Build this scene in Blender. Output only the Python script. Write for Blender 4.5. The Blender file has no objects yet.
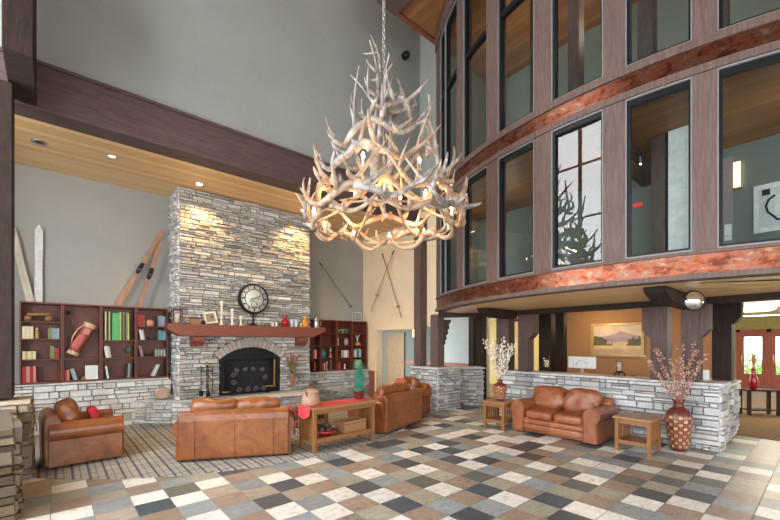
import bpy, bmesh, math, random
from mathutils import Vector, Matrix, Euler, noise
R = math.radians
PI = math.pi
SC = bpy.context.scene
COL = SC.collection

# ------------------------------------------------------------------ materials
def nt(name):
    m = bpy.data.materials.new(name); m.use_nodes = True
    t = m.node_tree; b = t.nodes['Principled BSDF']
    return m, t, b
def _coord(t, scale=(1, 1, 1), rot=(0, 0, 0), world=False):
    mp = t.nodes.new('ShaderNodeMapping')
    mp.inputs['Scale'].default_value = scale; mp.inputs['Rotation'].default_value = rot
    if world:
        g = t.nodes.new('ShaderNodeNewGeometry'); t.links.new(g.outputs['Position'], mp.inputs['Vector'])
    else:
        tc = t.nodes.new('ShaderNodeTexCoord'); t.links.new(tc.outputs['Object'], mp.inputs['Vector'])
    return mp.outputs['Vector']
def _noise(t, vec, scale, detail=4, rough=.55, dist=0):
    n = t.nodes.new('ShaderNodeTexNoise')
    n.inputs['Scale'].default_value = scale; n.inputs['Detail'].default_value = detail
    n.inputs['Roughness'].default_value = rough; n.inputs['Distortion'].default_value = dist
    t.links.new(vec, n.inputs['Vector']); return n.outputs['Fac']
def _ramp(t, fac, stops):
    r = t.nodes.new('ShaderNodeValToRGB'); e = r.color_ramp.elements
    while len(e) < len(stops): e.new(.5)
    for i, (p, c) in enumerate(stops):
        e[i].position = p; e[i].color = (*c, 1)
    t.links.new(fac, r.inputs['Fac']); return r.outputs['Color']
def _bump(t, b, h, strength=.3, dist=.01):
    n = t.nodes.new('ShaderNodeBump'); n.inputs['Strength'].default_value = strength; n.inputs['Distance'].default_value = dist
    t.links.new(h, n.inputs['Height']); t.links.new(n.outputs['Normal'], b.inputs['Normal'])
def _mulmix(t, a, bcol, fac, mode='MULTIPLY'):
    x = t.nodes.new('ShaderNodeMix'); x.data_type = 'RGBA'; x.blend_type = mode
    if isinstance(fac, (int, float)): x.inputs[0].default_value = fac
    else: t.links.new(fac, x.inputs[0])
    for s, v in ((6, a), (7, bcol)):
        if isinstance(v, tuple): x.inputs[s].default_value = (*v, 1)
        else: t.links.new(v, x.inputs[s])
    return x.outputs[2]
def plain(name, c, rough=.6, metal=0, var=.12, nscale=12, bump=0, spec=.5):
    m, t, b = nt(name)
    v = _coord(t); n = _noise(t, v, nscale)
    lo = tuple(max(0, x * (1 - var)) for x in c); hi = tuple(min(1, x * (1 + var)) for x in c)
    t.links.new(_ramp(t, n, [(.3, lo), (.7, hi)]), b.inputs['Base Color'])
    b.inputs['Roughness'].default_value = rough; b.inputs['Metallic'].default_value = metal
    b.inputs['Specular IOR Level'].default_value = spec
    if bump: _bump(t, b, n, bump, .005)
    return m
def attr_mat(name, rough=.8, nscale=25, amount=.45, bump=.6, bdist=.012, spec=.3):
    """colour from the mesh attribute 'Col' (one colour per stone, tile, petal), broken up by noise"""
    m, t, b = nt(name)
    a = t.nodes.new('ShaderNodeAttribute'); a.attribute_name = 'Col'
    v = _coord(t, world=False); n = _noise(t, v, nscale, 6, .65)
    dark = _ramp(t, n, [(.25, (.55, .55, .55)), (.75, (1.15, 1.13, 1.1))])
    t.links.new(_mulmix(t, a.outputs['Color'], dark, amount), b.inputs['Base Color'])
    b.inputs['Roughness'].default_value = rough; b.inputs['Specular IOR Level'].default_value = spec
    if bump: _bump(t, b, n, bump, bdist)
    return m
def wood(name, c1, c2, rough=.5, stretch=(1, 12, 12), scale=3, bump=.1, spec=.4, world=False):
    m, t, b = nt(name)
    v = _coord(t, stretch, world=world); n = _noise(t, v, scale, 6, .6, .6)
    t.links.new(_ramp(t, n, [(.28, c1), (.72, c2)]), b.inputs['Base Color'])
    b.inputs['Roughness'].default_value = rough; b.inputs['Specular IOR Level'].default_value = spec
    if bump: _bump(t, b, n, bump, .004)
    return m
def planks(name, c1, c2, width=.13, axis='Y', rough=.4):
    """boards laid side by side, each with its own tone"""
    m, t, b = nt(name)
    g = t.nodes.new('ShaderNodeNewGeometry'); s = t.nodes.new('ShaderNodeSeparateXYZ')
    t.links.new(g.outputs['Position'], s.inputs[0])
    d = t.nodes.new('ShaderNodeMath'); d.operation = 'DIVIDE'; d.inputs[1].default_value = width
    t.links.new(s.outputs[axis], d.inputs[0])
    f = t.nodes.new('ShaderNodeMath'); f.operation = 'FLOOR'; t.links.new(d.outputs[0], f.inputs[0])
    w = t.nodes.new('ShaderNodeTexWhiteNoise'); w.noise_dimensions = '1D'; t.links.new(f.outputs[0], w.inputs['W'])
    st = (1.2, 14, 14) if axis == 'Y' else (14, 1.2, 14)
    n = _noise(t, _coord(t, st, world=True), 2.5, 6, .6, .5)
    a = t.nodes.new('ShaderNodeMath'); a.operation = 'MULTIPLY_ADD'; a.inputs[1].default_value = .5
    t.links.new(w.outputs['Value'], a.inputs[0])
    h = t.nodes.new('ShaderNodeMath'); h.operation = 'MULTIPLY'; h.inputs[1].default_value = .5; t.links.new(n, h.inputs[0])
    t.links.new(h.outputs[0], a.inputs[2])
    col = _ramp(t, a.outputs[0], [(.2, c1), (.8, c2)])
    fr = t.nodes.new('ShaderNodeMath'); fr.operation = 'FRACT'; t.links.new(d.outputs[0], fr.inputs[0])
    gr = _ramp(t, fr.outputs[0], [(0, (.35, .3, .25)), (.05, (1, 1, 1))])
    t.links.new(_mulmix(t, col, gr, 1.0), b.inputs['Base Color'])
    b.inputs['Roughness'].default_value = rough
    return m
def emit(name, c, s):
    m, t, b = nt(name)
    b.inputs['Base Color'].default_value = (*c, 1); b.inputs['Emission Color'].default_value = (*c, 1)
    b.inputs['Emission Strength'].default_value = s
    return m
def glass(name, tint=(.86, .92, .92), ior=1.45, boost=1.0):
    m = bpy.data.materials.new(name); m.use_nodes = True; t = m.node_tree; t.nodes.clear()
    o = t.nodes.new('ShaderNodeOutputMaterial'); mx = t.nodes.new('ShaderNodeMixShader')
    tr = t.nodes.new('ShaderNodeBsdfTransparent'); tr.inputs[0].default_value = (*tint, 1)
    gl = t.nodes.new('ShaderNodeBsdfGlossy'); gl.inputs['Roughness'].default_value = .0
    lw = t.nodes.new('ShaderNodeLayerWeight'); lw.inputs['Blend'].default_value = .5
    pw = t.nodes.new('ShaderNodeMath'); pw.operation = 'POWER'; pw.inputs[1].default_value = 4.0; t.links.new(lw.outputs['Facing'], pw.inputs[0])
    mu = t.nodes.new('ShaderNodeMath'); mu.operation = 'MULTIPLY_ADD'; mu.inputs[1].default_value = .9; mu.inputs[2].default_value = ((ior - 1) / (ior + 1)) ** 2 * boost; mu.use_clamp = True
    t.links.new(pw.outputs[0], mu.inputs[0]); t.links.new(mu.outputs[0], mx.inputs[0])
    t.links.new(tr.outputs[0], mx.inputs[1]); t.links.new(gl.outputs[0], mx.inputs[2]); t.links.new(mx.outputs[0], o.inputs[0])
    return m
def copper(name):
    m, t, b = nt(name)
    v = _coord(t, (1, 1, 1.6), world=True); n = _noise(t, v, 5.5, 10, .74, .5)
    t.links.new(_ramp(t, n, [(.30, (.04, .015, .012)), (.42, (.12, .034, .019)), (.50, (.26, .075, .034)), (.56, (.12, .088, .08)), (.62, (.42, .16, .065)), (.74, (.21, .16, .145))]), b.inputs['Base Color'])
    b.inputs['Metallic'].default_value = .85; b.inputs['Roughness'].default_value = .30
    _bump(t, b, n, .25, .02); return m
def leather(name, c1, c2, c3):
    m, t, b = nt(name)
    v = _coord(t); n = _noise(t, v, 3.0, 8, .7, .8); n2 = _noise(t, v, 60, 3)
    t.links.new(_ramp(t, n, [(.3, c1), (.52, c2), (.75, c3)]), b.inputs['Base Color'])
    b.inputs['Roughness'].default_value = .33; b.inputs['Specular IOR Level'].default_value = .6
    a = t.nodes.new('ShaderNodeMath'); a.operation = 'MULTIPLY_ADD'; a.inputs[1].default_value = .15
    t.links.new(n2, a.inputs[0]); t.links.new(n, a.inputs[2]); _bump(t, b, a.outputs[0], .35, .03); return m
def plaid(name):
    m, t, b = nt(name)
    g = t.nodes.new('ShaderNodeNewGeometry'); s = t.nodes.new('ShaderNodeSeparateXYZ'); t.links.new(g.outputs['Position'], s.inputs[0])
    def lines(axis, per, wid, off=0):
        d = t.nodes.new('ShaderNodeMath'); d.operation = 'MULTIPLY_ADD'; d.inputs[1].default_value = 1 / per; d.inputs[2].default_value = off
        t.links.new(s.outputs[axis], d.inputs[0])
        f = t.nodes.new('ShaderNodeMath'); f.operation = 'FRACT'; t.links.new(d.outputs[0], f.inputs[0])
        l = t.nodes.new('ShaderNodeMath'); l.operation = 'LESS_THAN'; l.inputs[1].default_value = wid; t.links.new(f.outputs[0], l.inputs[0])
        return l.outputs[0]
    col = (.40, .37, .31)
    n = _noise(t, _coord(t, world=True), 2.0); c = _ramp(t, n, [(.3, (.29, .28, .255)), (.7, (.44, .42, .375))])
    for ax, per, w, k, o in (('X', .17, .17, (.10, .10, .10), .0), ('X', .17, .10, (.24, .20, .16), .5), ('Y', .25, .10, (.17, .165, .15), .0), ('Y', .25, .07, (.28, .24, .19), .5)):
        c = _mulmix(t, c, k, lines(ax, per, w, o), 'MIX')
    t.links.new(c, b.inputs['Base Color']); b.inputs['Roughness'].default_value = .95; b.inputs['Specular IOR Level'].default_value = .1
    return m

M = {}
M['stone'] = attr_mat('stacked stone', .85, 22, .6, .8, .015)
M['joint'] = plain('stone joint', (.10, .095, .09), .95)
M['cap'] = plain('stone cap', (.55, .54, .53), .7, 0, .2, 9, .4)
M['captan'] = plain('tan stone cap', (.42, .34, .25), .8, 0, .3, 9, .5)
M['tile'] = attr_mat('slate tile', .40, 9, .45, .35, .006, .5)
def slate_veins():
    t = M['tile'].node_tree; b = t.nodes['Principled BSDF']; src = b.inputs['Base Color'].links[0].from_socket
    a = t.nodes.new('ShaderNodeAttribute'); a.attribute_name = 'Col'
    ad = t.nodes.new('ShaderNodeVectorMath'); ad.operation = 'MULTIPLY_ADD'; ad.inputs[1].default_value = (40, 70, 90)
    t.links.new(a.outputs['Color'], ad.inputs[0]); t.links.new(_coord(t, (3.2, 8.5, 1), (0, 0, .5), True), ad.inputs[2])
    n = _noise(t, ad.outputs[0], 1.6, 9, .66, 1.8)
    t.links.new(_mulmix(t, src, _ramp(t, n, [(.30, (.50, .47, .44)), (.46, (.92, .92, .92)), (.56, (1.04, 1.03, 1.01)), (.70, (.80, .79, .80))]), .8), b.inputs['Base Color'])
slate_veins()
M['grout'] = plain('tile grout', (.33, .32, .30), .9)
M['carpet'] = plaid('plaid carpet')
M['wallgray'] = plain('grey wall paint', (.30, .315, .295), .8, 0, .05, 1.2)
M['wallalc'] = plain('alcove wall paint', (.33, .32, .295), .8, 0, .05, 1.2)
M['walltan'] = plain('tan wall paint', (.80, .63, .42), .8, 0, .05, 1.5)
M['wallblue'] = plain('blue grey wall paint', (.45, .52, .53), .8, 0, .05, 1.5)
M['wallyellow'] = plain('yellow wall paint', (.62, .50, .22), .8, 0, .05, 1.5)
M['wallbrown'] = plain('brown wall paint', (.36, .19, .085), .7, 0, .08, 2)
M['wallup'] = plain('upper corridor paint', (.165, .19, .175), .8, 0, .05, 1.5)
M['wainred'] = wood('red wainscot', (.23, .06, .04), (.36, .11, .075), .5, (12, 12, 1), 3)
M['cream'] = plain('cream ceiling paint', (.72, .66, .52), .8)
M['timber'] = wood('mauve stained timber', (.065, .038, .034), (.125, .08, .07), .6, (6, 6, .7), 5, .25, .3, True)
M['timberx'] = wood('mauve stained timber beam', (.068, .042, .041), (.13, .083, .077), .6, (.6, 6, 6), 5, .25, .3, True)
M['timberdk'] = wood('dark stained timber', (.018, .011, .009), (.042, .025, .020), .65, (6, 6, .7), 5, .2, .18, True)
M['mull'] = wood('mauve window post', (.085, .053, .045), (.16, .108, .094), .6, (7, 7, .6), 5, .25, .3, True)
M['frame'] = plain('grey window frame', (.20, .20, .21), .5)
M['dim'] = emit('dim lens', (1, .9, .75), 1.5)
M['black'] = plain('black metal', (.008, .009, .010), .45, 0, .12, 12, 0, .25)
M['iron'] = plain('wrought iron', (.02, .02, .022), .45, .6)
M['soffit'] = planks('honey board soffit', (.62, .36, .15), (.82, .56, .28), .13, 'Y', .35)
M['bsoffit'] = planks('pale board soffit', (.72, .46, .22), (.87, .61, .34), .13, 'X', .4)
M['deck'] = planks('cedar board deck', (.22, .085, .026), (.36, .16, .055), .14, 'X', .5)
M['copper'] = copper('weathered copper')
M['glass'] = glass('window glass', (.80, .88, .88), 1.5, 1.7)
M['clear'] = glass('clear glass', (.95, .97, .97), 1.3, 1.0)
M['leather'] = leather('caramel leather', (.12, .030, .008), (.235, .072, .018), (.35, .125, .040))
M['leather2'] = leather('window lit tan leather', (.15, .040, .015), (.27, .082, .030), (.42, .17, .085))  # paler, pinker copy of the caramel leather with window light put into its colour
M['oak'] = wood('golden oak', (.19, .075, .024), (.34, .155, .056), .4, (2, 14, 14), 4)
M['oakz'] = wood('golden oak upright', (.185, .075, .024), (.33, .15, .054), .4, (14, 14, 2), 4)
M['oakr'] = wood('brown oak', (.24, .115, .05), (.40, .22, .11), .4, (14, 2, 14), 4)
M['wallshade'] = plain('shaded hallway colour', (.11, .135, .12), .8)  # darker wall colour, the dimness of the hallway is put into it
M['halldoor'] = wood('dull oak door', (.15, .09, .04), (.26, .17, .085), .5, (14, 14, 2), 3)
M['cherry'] = wood('red cherry', (.085, .018, .010), (.17, .042, .022), .45, (10, 10, 1.2), 4)
M['mantel'] = wood('mantel timber', (.17, .045, .025), (.27, .085, .045), .5, (.8, 10, 10), 5, .3, .4, True)
M['bone'] = None
M['steel'] = plain('brushed steel', (.55, .55, .56), .3, .9)
M['brass'] = plain('brass', (.60, .40, .16), .3, .9)
M['white'] = plain('white paint', (.78, .78, .76), .5)
M['ivory'] = plain('ivory', (.75, .68, .52), .5)
M['red'] = plain('red cloth', (.42, .018, .028), .85)
M['runner'] = plain('red runner cloth', (.62, .05, .065), .85, 0, .15, 40, .3)
M['redgloss'] = plain('red glaze', (.30, .012, .018), .15)
M['wicker'] = wood('wicker', (.22, .12, .07), (.50, .33, .22), .7, (60, 60, 60), 1.2, .8)
M['green'] = plain('green leaf', (.09, .19, .05), .6, 0, .4)
M['grassblade'] = plain('teal grass blade', (.07, .33, .22), .5, 0, .35)
M['pot'] = plain('dark red pot', (.12, .025, .018), .35)
M['terracotta'] = plain('terracotta', (.30, .14, .07), .55)
M['twig'] = plain('dry twig', (.33, .20, .14), .8)
M['warm'] = emit('warm bulb glass', (1, .62, .25), 28)
M['lens'] = emit('downlight lens', (1, .85, .6), 14)
M['lens2'] = emit('bright downlight lens', (1, .88, .65), 25)
M['exit'] = emit('red exit letters', (1, .06, .06), 1.2)
M['sconce'] = emit('sconce glass', (1, .72, .36), 2.6)
M['mirror'] = plain('mirror', (.8, .8, .8), .04, 1, .01)
M['navy'] = plain('dark glass', (.02, .025, .03), .15)
M['foliage'] = attr_mat('foliage', .7, 12, .3, .2)

_cm = {}
def cmat(c, rough=.55):
    k = (tuple(round(x, 3) for x in c), rough)
    if k not in _cm: _cm[k] = plain('colour %d' % len(_cm), c, rough, 0, .1, 30)
    return _cm[k]

# antler bone: ivory tips, tan shafts, patchy
def bone_mat(name, c1, c2, c3):
    m, t, b = nt(name)
    v = _coord(t, world=True); n = _noise(t, v, 7, 5, .6, .6)
    t.links.new(_ramp(t, n, [(.3, c1), (.5, c2), (.72, c3)]), b.inputs['Base Color'])
    b.inputs['Roughness'].default_value = .5
    _bump(t, b, _noise(t, v, 60, 3), .25, .004); return m
M['bone'] = bone_mat('antler bone', (.17, .10, .065), (.36, .25, .17), (.60, .49, .38))
M['bonegrey'] = bone_mat('grey antler bone', (.10, .09, .085), (.27, .235, .21), (.58, .53, .47))

# ------------------------------------------------------------------ mesh builder
class MB:
    def __init__(s):
        s.v = []; s.f = []; s.c = []; s.cur = None; s.sm = []; s.smooth = False
    def add(s, vs, fs):
        b = len(s.v); s.v.extend([tuple(v) for v in vs])
        for f in fs:
            s.f.append([b + i for i in f]); s.c.append(s.cur); s.sm.append(s.smooth)
    def box(s, lo, hi, mat=None):
        x0, y0, z0 = lo; x1, y1, z1 = hi
        vs = [Vector(p) for p in ((x0, y0, z0), (x1, y0, z0), (x1, y1, z0), (x0, y1, z0), (x0, y0, z1), (x1, y0, z1), (x1, y1, z1), (x0, y1, z1))]
        if mat is not None: vs = [mat @ v for v in vs]
        s.add(vs, [(0, 3, 2, 1), (4, 5, 6, 7), (0, 1, 5, 4), (1, 2, 6, 5), (2, 3, 7, 6), (3, 0, 4, 7)]); return s
    def cbox(s, c, size, rz=0, mat=None):
        T = Matrix.Translation(c) @ (mat if mat is not None else Matrix.Rotation(rz, 4, 'Z'))
        h = [x / 2 for x in size]
        return s.box((-h[0], -h[1], -h[2]), (h[0], h[1], h[2]), T)
    def bar(s, a, b, w, h=None, up=(0, 0, 1)):
        """square bar from a to b"""
        a = Vector(a); b = Vector(b); d = b - a; L = d.length; d.normalize(); u = Vector(up)
        if abs(d.dot(u)) > .97: u = Vector((1, 0, 0))
        x = d.cross(u).normalized(); z = x.cross(d); h = h or w
        vs = []
        for p in (a, b):
            for sx, sz in ((-1, -1), (1, -1), (1, 1), (-1, 1)): vs.append(p + x * sx * w / 2 + z * sz * h / 2)
        s.add(vs, [(0, 1, 2, 3), (7, 6, 5, 4), (0, 4, 5, 1), (1, 5, 6, 2), (2, 6, 7, 3), (3, 7, 4, 0)]); return s
    def tube(s, path, rad, n=8, caps=True):
        P = [Vector(p) for p in path]; k = len(P)
        rr = rad if isinstance(rad, (list, tuple)) else [rad] * k
        d = (P[1] - P[0]).normalized(); u = Vector((0, 0, 1))
        if abs(d.dot(u)) > .9: u = Vector((1, 0, 0))
        x = d.cross(u).normalized(); vs = []
        for i in range(k):
            t = (P[min(i + 1, k - 1)] - P[max(i - 1, 0)])
            t = t.normalized() if t.length > 1e-9 else d
            x = (x - t * x.dot(t)); x = x.normalized() if x.length > 1e-6 else t.orthogonal().normalized()
            y = t.cross(x)
            for j in range(n):
                a = 2 * PI * j / n; vs.append(P[i] + (x * math.cos(a) + y * math.sin(a)) * rr[i])
        fs = []
        for i in range(k - 1):
            for j in range(n):
                fs.append((i * n + j, i * n + (j + 1) % n, (i + 1) * n + (j + 1) % n, (i + 1) * n + j))
        if caps: fs.append(tuple(range(n - 1, -1, -1))); fs.append(tuple((k - 1) * n + j for j in range(n)))
        o = s.smooth; s.smooth = True; s.add(vs, fs); s.smooth = o; return s
    def lathe(s, prof, n=20, mat=None, c=(0, 0, 0), caps=True):
        vs = []; k = len(prof); c = Vector(c)
        for r, z in prof:
            for j in range(n):
                a = 2 * PI * j / n; p = Vector((r * math.cos(a), r * math.sin(a), z))
                vs.append((mat @ p if mat is not None else p) + c)
        fs = []
        for i in range(k - 1):
            for j in range(n): fs.append((i * n + j, i * n + (j + 1) % n, (i + 1) * n + (j + 1) % n, (i + 1) * n + j))
        if caps and prof[0][0] > 1e-5: fs.append(tuple(range(n - 1, -1, -1)))
        if caps and prof[-1][0] > 1e-5: fs.append(tuple((k - 1) * n + j for j in range(n)))
        o = s.smooth; s.smooth = True; s.add(vs, fs); s.smooth = o; return s
    def prism(s, poly, lo, hi, mat=None, axis='z'):
        """extrude a polygon; axis z: (x,y); axis y: poly is (x,z); axis x: poly is (y,z)"""
        def P(a, b, h): return Vector((a, b, h)) if axis == 'z' else Vector((a, h, b)) if axis == 'y' else Vector((h, a, b))
        n = len(poly); vs = [P(a, b, lo) for a, b in poly] + [P(a, b, hi) for a, b in poly]
        if mat is not None: vs = [mat @ v for v in vs]
        fs = [tuple(range(n - 1, -1, -1)), tuple(range(n, 2 * n))] + [(i, (i + 1) % n, n + (i + 1) % n, n + i) for i in range(n)]
        s.add(vs, fs); return s
    def puff(s, c, size, p=(4, 4, 4), mat=None, n=9, wob=0, seed=0):
        """a cushion: superquadric of the given full size"""
        T = Matrix.Translation(c) @ (mat if mat is not None else Matrix.Identity(4))
        idx = {}; vs = []; fs = []
        def V(a, b, cc):
            k = (a, b, cc)
            if k not in idx:
                q = [2 * t / n - 1 for t in k]
                L = sum(abs(q[i]) ** p[i] for i in range(3))
                lo, hi = .1, 2.0
                for _ in range(24):
                    mid = (lo + hi) / 2
                    if sum((abs(q[i]) * mid) ** p[i] for i in range(3)) < 1: lo = mid
                    else: hi = mid
                v = Vector((q[0] * lo * size[0] / 2, q[1] * lo * size[1] / 2, q[2] * lo * size[2] / 2))
                if wob:
                    w = noise.noise(Vector((v.x * 5 + seed * 7.3, v.y * 5, v.z * 5))); v *= 1 + wob * w
                idx[k] = len(vs); vs.append(T @ v)
            return idx[k]
        for i in range(n):
            for j in range(n):
                for (f, flip) in ((lambda a, b: (a, b, 0), 1), (lambda a, b: (a, b, n), 0), (lambda a, b: (0, a, b), 1), (lambda a, b: (n, a, b), 0), (lambda a, b: (b, 0, a), 1), (lambda a, b: (b, n, a), 0)):
                    q = [V(*f(i, j)), V(*f(i + 1, j)), V(*f(i + 1, j + 1)), V(*f(i, j + 1))]
                    fs.append(tuple(reversed(q)) if flip else tuple(q))
        o = s.smooth; s.smooth = True; s.add(vs, fs); s.smooth = o; return s
    def build(s, name, mat=None, parent=None, bevel=0, seg=2, loc=None):
        me = bpy.data.meshes.new(name); me.from_pydata(s.v, [], s.f); me.validate(); me.update()
        if len(me.polygons) == len(s.sm): me.polygons.foreach_set('use_smooth', s.sm)
        if any(c is not None for c in s.c) and len(me.polygons) == len(s.c):
            a = me.color_attributes.new('Col', 'FLOAT_COLOR', 'CORNER'); dat = []
            for p, c in zip(me.polygons, s.c):
                c = c or (.5, .5, .5)
                dat.extend((*c, 1.0) * p.loop_total)
            a.data.foreach_set('color', dat)
        o = bpy.data.objects.new(name, me); COL.objects.link(o)
        if mat: me.materials.append(mat)
        if parent is not None: o.parent = parent
        if loc is not None: o.location = loc
        if bevel:
            b = o.modifiers.new('bevel', 'BEVEL'); b.width = bevel; b.segments = seg; b.limit_method = 'ANGLE'; b.angle_limit = R(40)
        return o
def mb(): return MB()
def tag(o, label=None, cat=None, group=None, kind=None):
    if label: o['label'] = label
    if cat: o['category'] = cat
    if group: o['group'] = group
    if kind: o['kind'] = kind
    return o
def thing(name, loc, rz, label, cat, group=None, kind=None):
    o = bpy.data.objects.new(name, None); COL.objects.link(o); o.location = loc; o.rotation_euler = (0, 0, rz)
    o.empty_display_size = .1
    return tag(o, label, cat, group, kind)
def copy_tree(o, parent=None):
    c = o.copy(); COL.objects.link(c)
    if parent is not None: c.parent = parent
    for ch in list(o.children): copy_tree(ch, c)
    return c
def struct(o, label, cat): return tag(o, label, cat, None, 'structure')

# ------------------------------------------------------------------ stacked stone
PAL = [(.52, .50, .47), (.60, .59, .57), (.42, .40, .38), (.34, .32, .30), (.66, .64, .61), (.47, .42, .36), (.55, .49, .41), (.38, .37, .37), (.71, .70, .68)]
PALW = [(.80, .79, .77), (.74, .73, .72), (.84, .83, .81), (.66, .64, .61), (.76, .72, .66), (.60, .58, .56), (.82, .81, .80)]
PALB = [(.28, .21, .135), (.35, .28, .20), (.20, .15, .10), (.40, .34, .26), (.24, .17, .105), (.31, .26, .21)]
PALR = [(.13, .09, .055), (.19, .14, .09), (.10, .068, .042), (.24, .19, .13), (.12, .078, .048), (.17, .13, .10)]
PALG = [(.52, .53, .55), (.60, .61, .63), (.44, .45, .47), (.67, .68, .69), (.37, .38, .39), (.61, .60, .59), (.49, .47, .45), (.68, .69, .70)]
def stones(m, org, u, v, W, H, seed, pal=PAL, rh=(.045, .115), ln=(.14, .5), dep=(.02, .075), hole=None, ragged=.03, endr=(1, 1)):
    rnd = random.Random(seed); org = Vector(org); u = Vector(u).normalized(); v = Vector(v).normalized(); nrm = u.cross(v)
    z = 0
    while z < H - .01:
        h = min(rnd.uniform(*rh), H - z)
        if H - z - h < .03: h = H - z
        x = -rnd.uniform(0, ragged) * endr[0]
        while x < W - .01:
            l = rnd.uniform(*ln) if rnd.random() < .75 else rnd.uniform(ln[0] * .6, ln[0] * 1.2)
            if W - x - l < .09: l = W - x + rnd.uniform(0, ragged) * endr[1]
            segs = [(x, x + l)]
            if hole:
                hh = hole(z + h / 2)
                if hh:
                    a, b = hh; out = []
                    for p, q in segs:
                        if q <= a or p >= b: out.append((p, q))
                        else:
                            if p < a - .03: out.append((p, a))
                            if q > b + .03: out.append((b, q))
                    segs = out
            cells = []
            for p, q in segs:
                if h > .075 and rnd.random() < .28:
                    zz = h * rnd.uniform(.38, .62); pm = p + (q - p) * rnd.uniform(.35, .65) if q - p > .24 and rnd.random() < .5 else None
                    cells.append((p, q, z, zz))
                    if pm: cells += [(p, pm, z + zz, h - zz), (pm, q, z + zz, h - zz)]
                    else: cells.append((p, q, z + zz, h - zz))
                else: cells.append((p, q, z, h))
            for p, q, z_, h_ in cells:
                d = rnd.uniform(*dep); g = .0035; ins = rnd.uniform(.003, .010)
                c = rnd.choice(pal); k = rnd.uniform(.82, 1.12); m.cur = tuple(min(.85, t * k) for t in c)
                jz0, jz1 = rnd.uniform(0, .007), rnd.uniform(0, .007)
                def P(a, b, dd): return org + u * a + v * b + nrm * dd
                bq = [P(p + g, z_ + g, 0), P(q - g, z_ + g, 0), P(q - g, z_ + h_ - g, 0), P(p + g, z_ + h_ - g, 0)]
                t1 = rnd.uniform(-.012, .012)
                ins = min(ins, h_ * .12); fq = [P(p + g + ins, z_ + g + ins + jz0 * .7, d + t1), P(q - g - ins, z_ + g + ins + jz1 * .7, d - t1), P(q - g - ins * 2, z_ + h_ - g - ins, d - t1), P(p + g + ins, z_ + h_ - g - ins - jz1 * .7, d + t1)]
                m.add(bq + fq, [(4, 5, 6, 7), (0, 1, 5, 4), (1, 2, 6, 5), (2, 3, 7, 6), (3, 0, 4, 7)])
            x += l
        z += h
    m.cur = None
def stone_block(name, lo, hi, seed, faces, pal, parent=None, **kw):
    """a masonry block: dark core with veneer on the named faces, returned as one mesh per block"""
    m = mb(); m.cur = (.17, .165, .16); x0, y0, z0 = lo; x1, y1, z1 = hi; m.box(lo, hi)
    m.cur = None
    for i, f in enumerate(faces):
        if f == '-y': stones(m, (x0, y0, z0), (1, 0, 0), (0, 0, 1), x1 - x0, z1 - z0, seed + i, pal, **kw)
        if f == '+y': stones(m, (x1, y1, z0), (-1, 0, 0), (0, 0, 1), x1 - x0, z1 - z0, seed + i, pal, **kw)
        if f == '-x': stones(m, (x0, y1, z0), (0, -1, 0), (0, 0, 1), y1 - y0, z1 - z0, seed + i, pal, **kw)
        if f == '+x': stones(m, (x1, y0, z0), (0, 1, 0), (0, 0, 1), y1 - y0, z1 - z0, seed + i, pal, **kw)
    return m.build(name, M['stone'], parent)
def cap_slabs(name, lo, hi, seed, parent=None, axis=0, mat='cap'):
    rnd = random.Random(seed); m = mb(); a, b = lo[axis], hi[axis]; x = a
    while x < b - .02:
        l = rnd.uniform(.45, .85)
        if b - x - l < .3: l = b - x
        p = list(lo); q = list(hi); p[axis] = x + .003; q[axis] = x + l - .003
        q[2] -= rnd.uniform(0, .008); m.box(p, q); x += l
    return m.build(name, M[mat], parent, .008)
exec_parts = []
# ------------------------------------------------------------------ camera, world
cam = bpy.data.cameras.new('camera'); co = bpy.data.objects.new('camera', cam); COL.objects.link(co)
co.location = (0, 0, 1.75); co.rotation_euler = (R(90), 0, -math.atan2(.6561, .7543))
cam.sensor_width = 36; cam.lens = 36 * 386 / 780; cam.shift_y = 83 / 780; cam.clip_start = .05; cam.clip_end = 200
SC.camera = co
w = bpy.data.worlds.new('daylight'); SC.world = w; w.use_nodes = True
bg = w.node_tree.nodes['Background']; bg.inputs['Color'].default_value = (.95, .98, 1.0, 1); bg.inputs['Strength'].default_value = 10.0
SC.view_settings.view_transform = 'Standard'; SC.view_settings.look = 'None'; SC.view_settings.gamma = 1
SC.view_settings.exposure = 0.18; SC.view_settings.use_curve_mapping = False

# ------------------------------------------------------------------ floor
TX0, TY0, TS = -.03, .197, .338
CC = (3.2, 9.6); CR = 4.4
TCOL = {'w': (.84, .83, .79), 'd': (.085, .10, .118), 'b': (.30, .345, .37), 'p': (.345, .262, .205), 'g': (.41, .395, .32), 'k': (.155, .165, .145), 't': (.44, .385, .31)}
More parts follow.
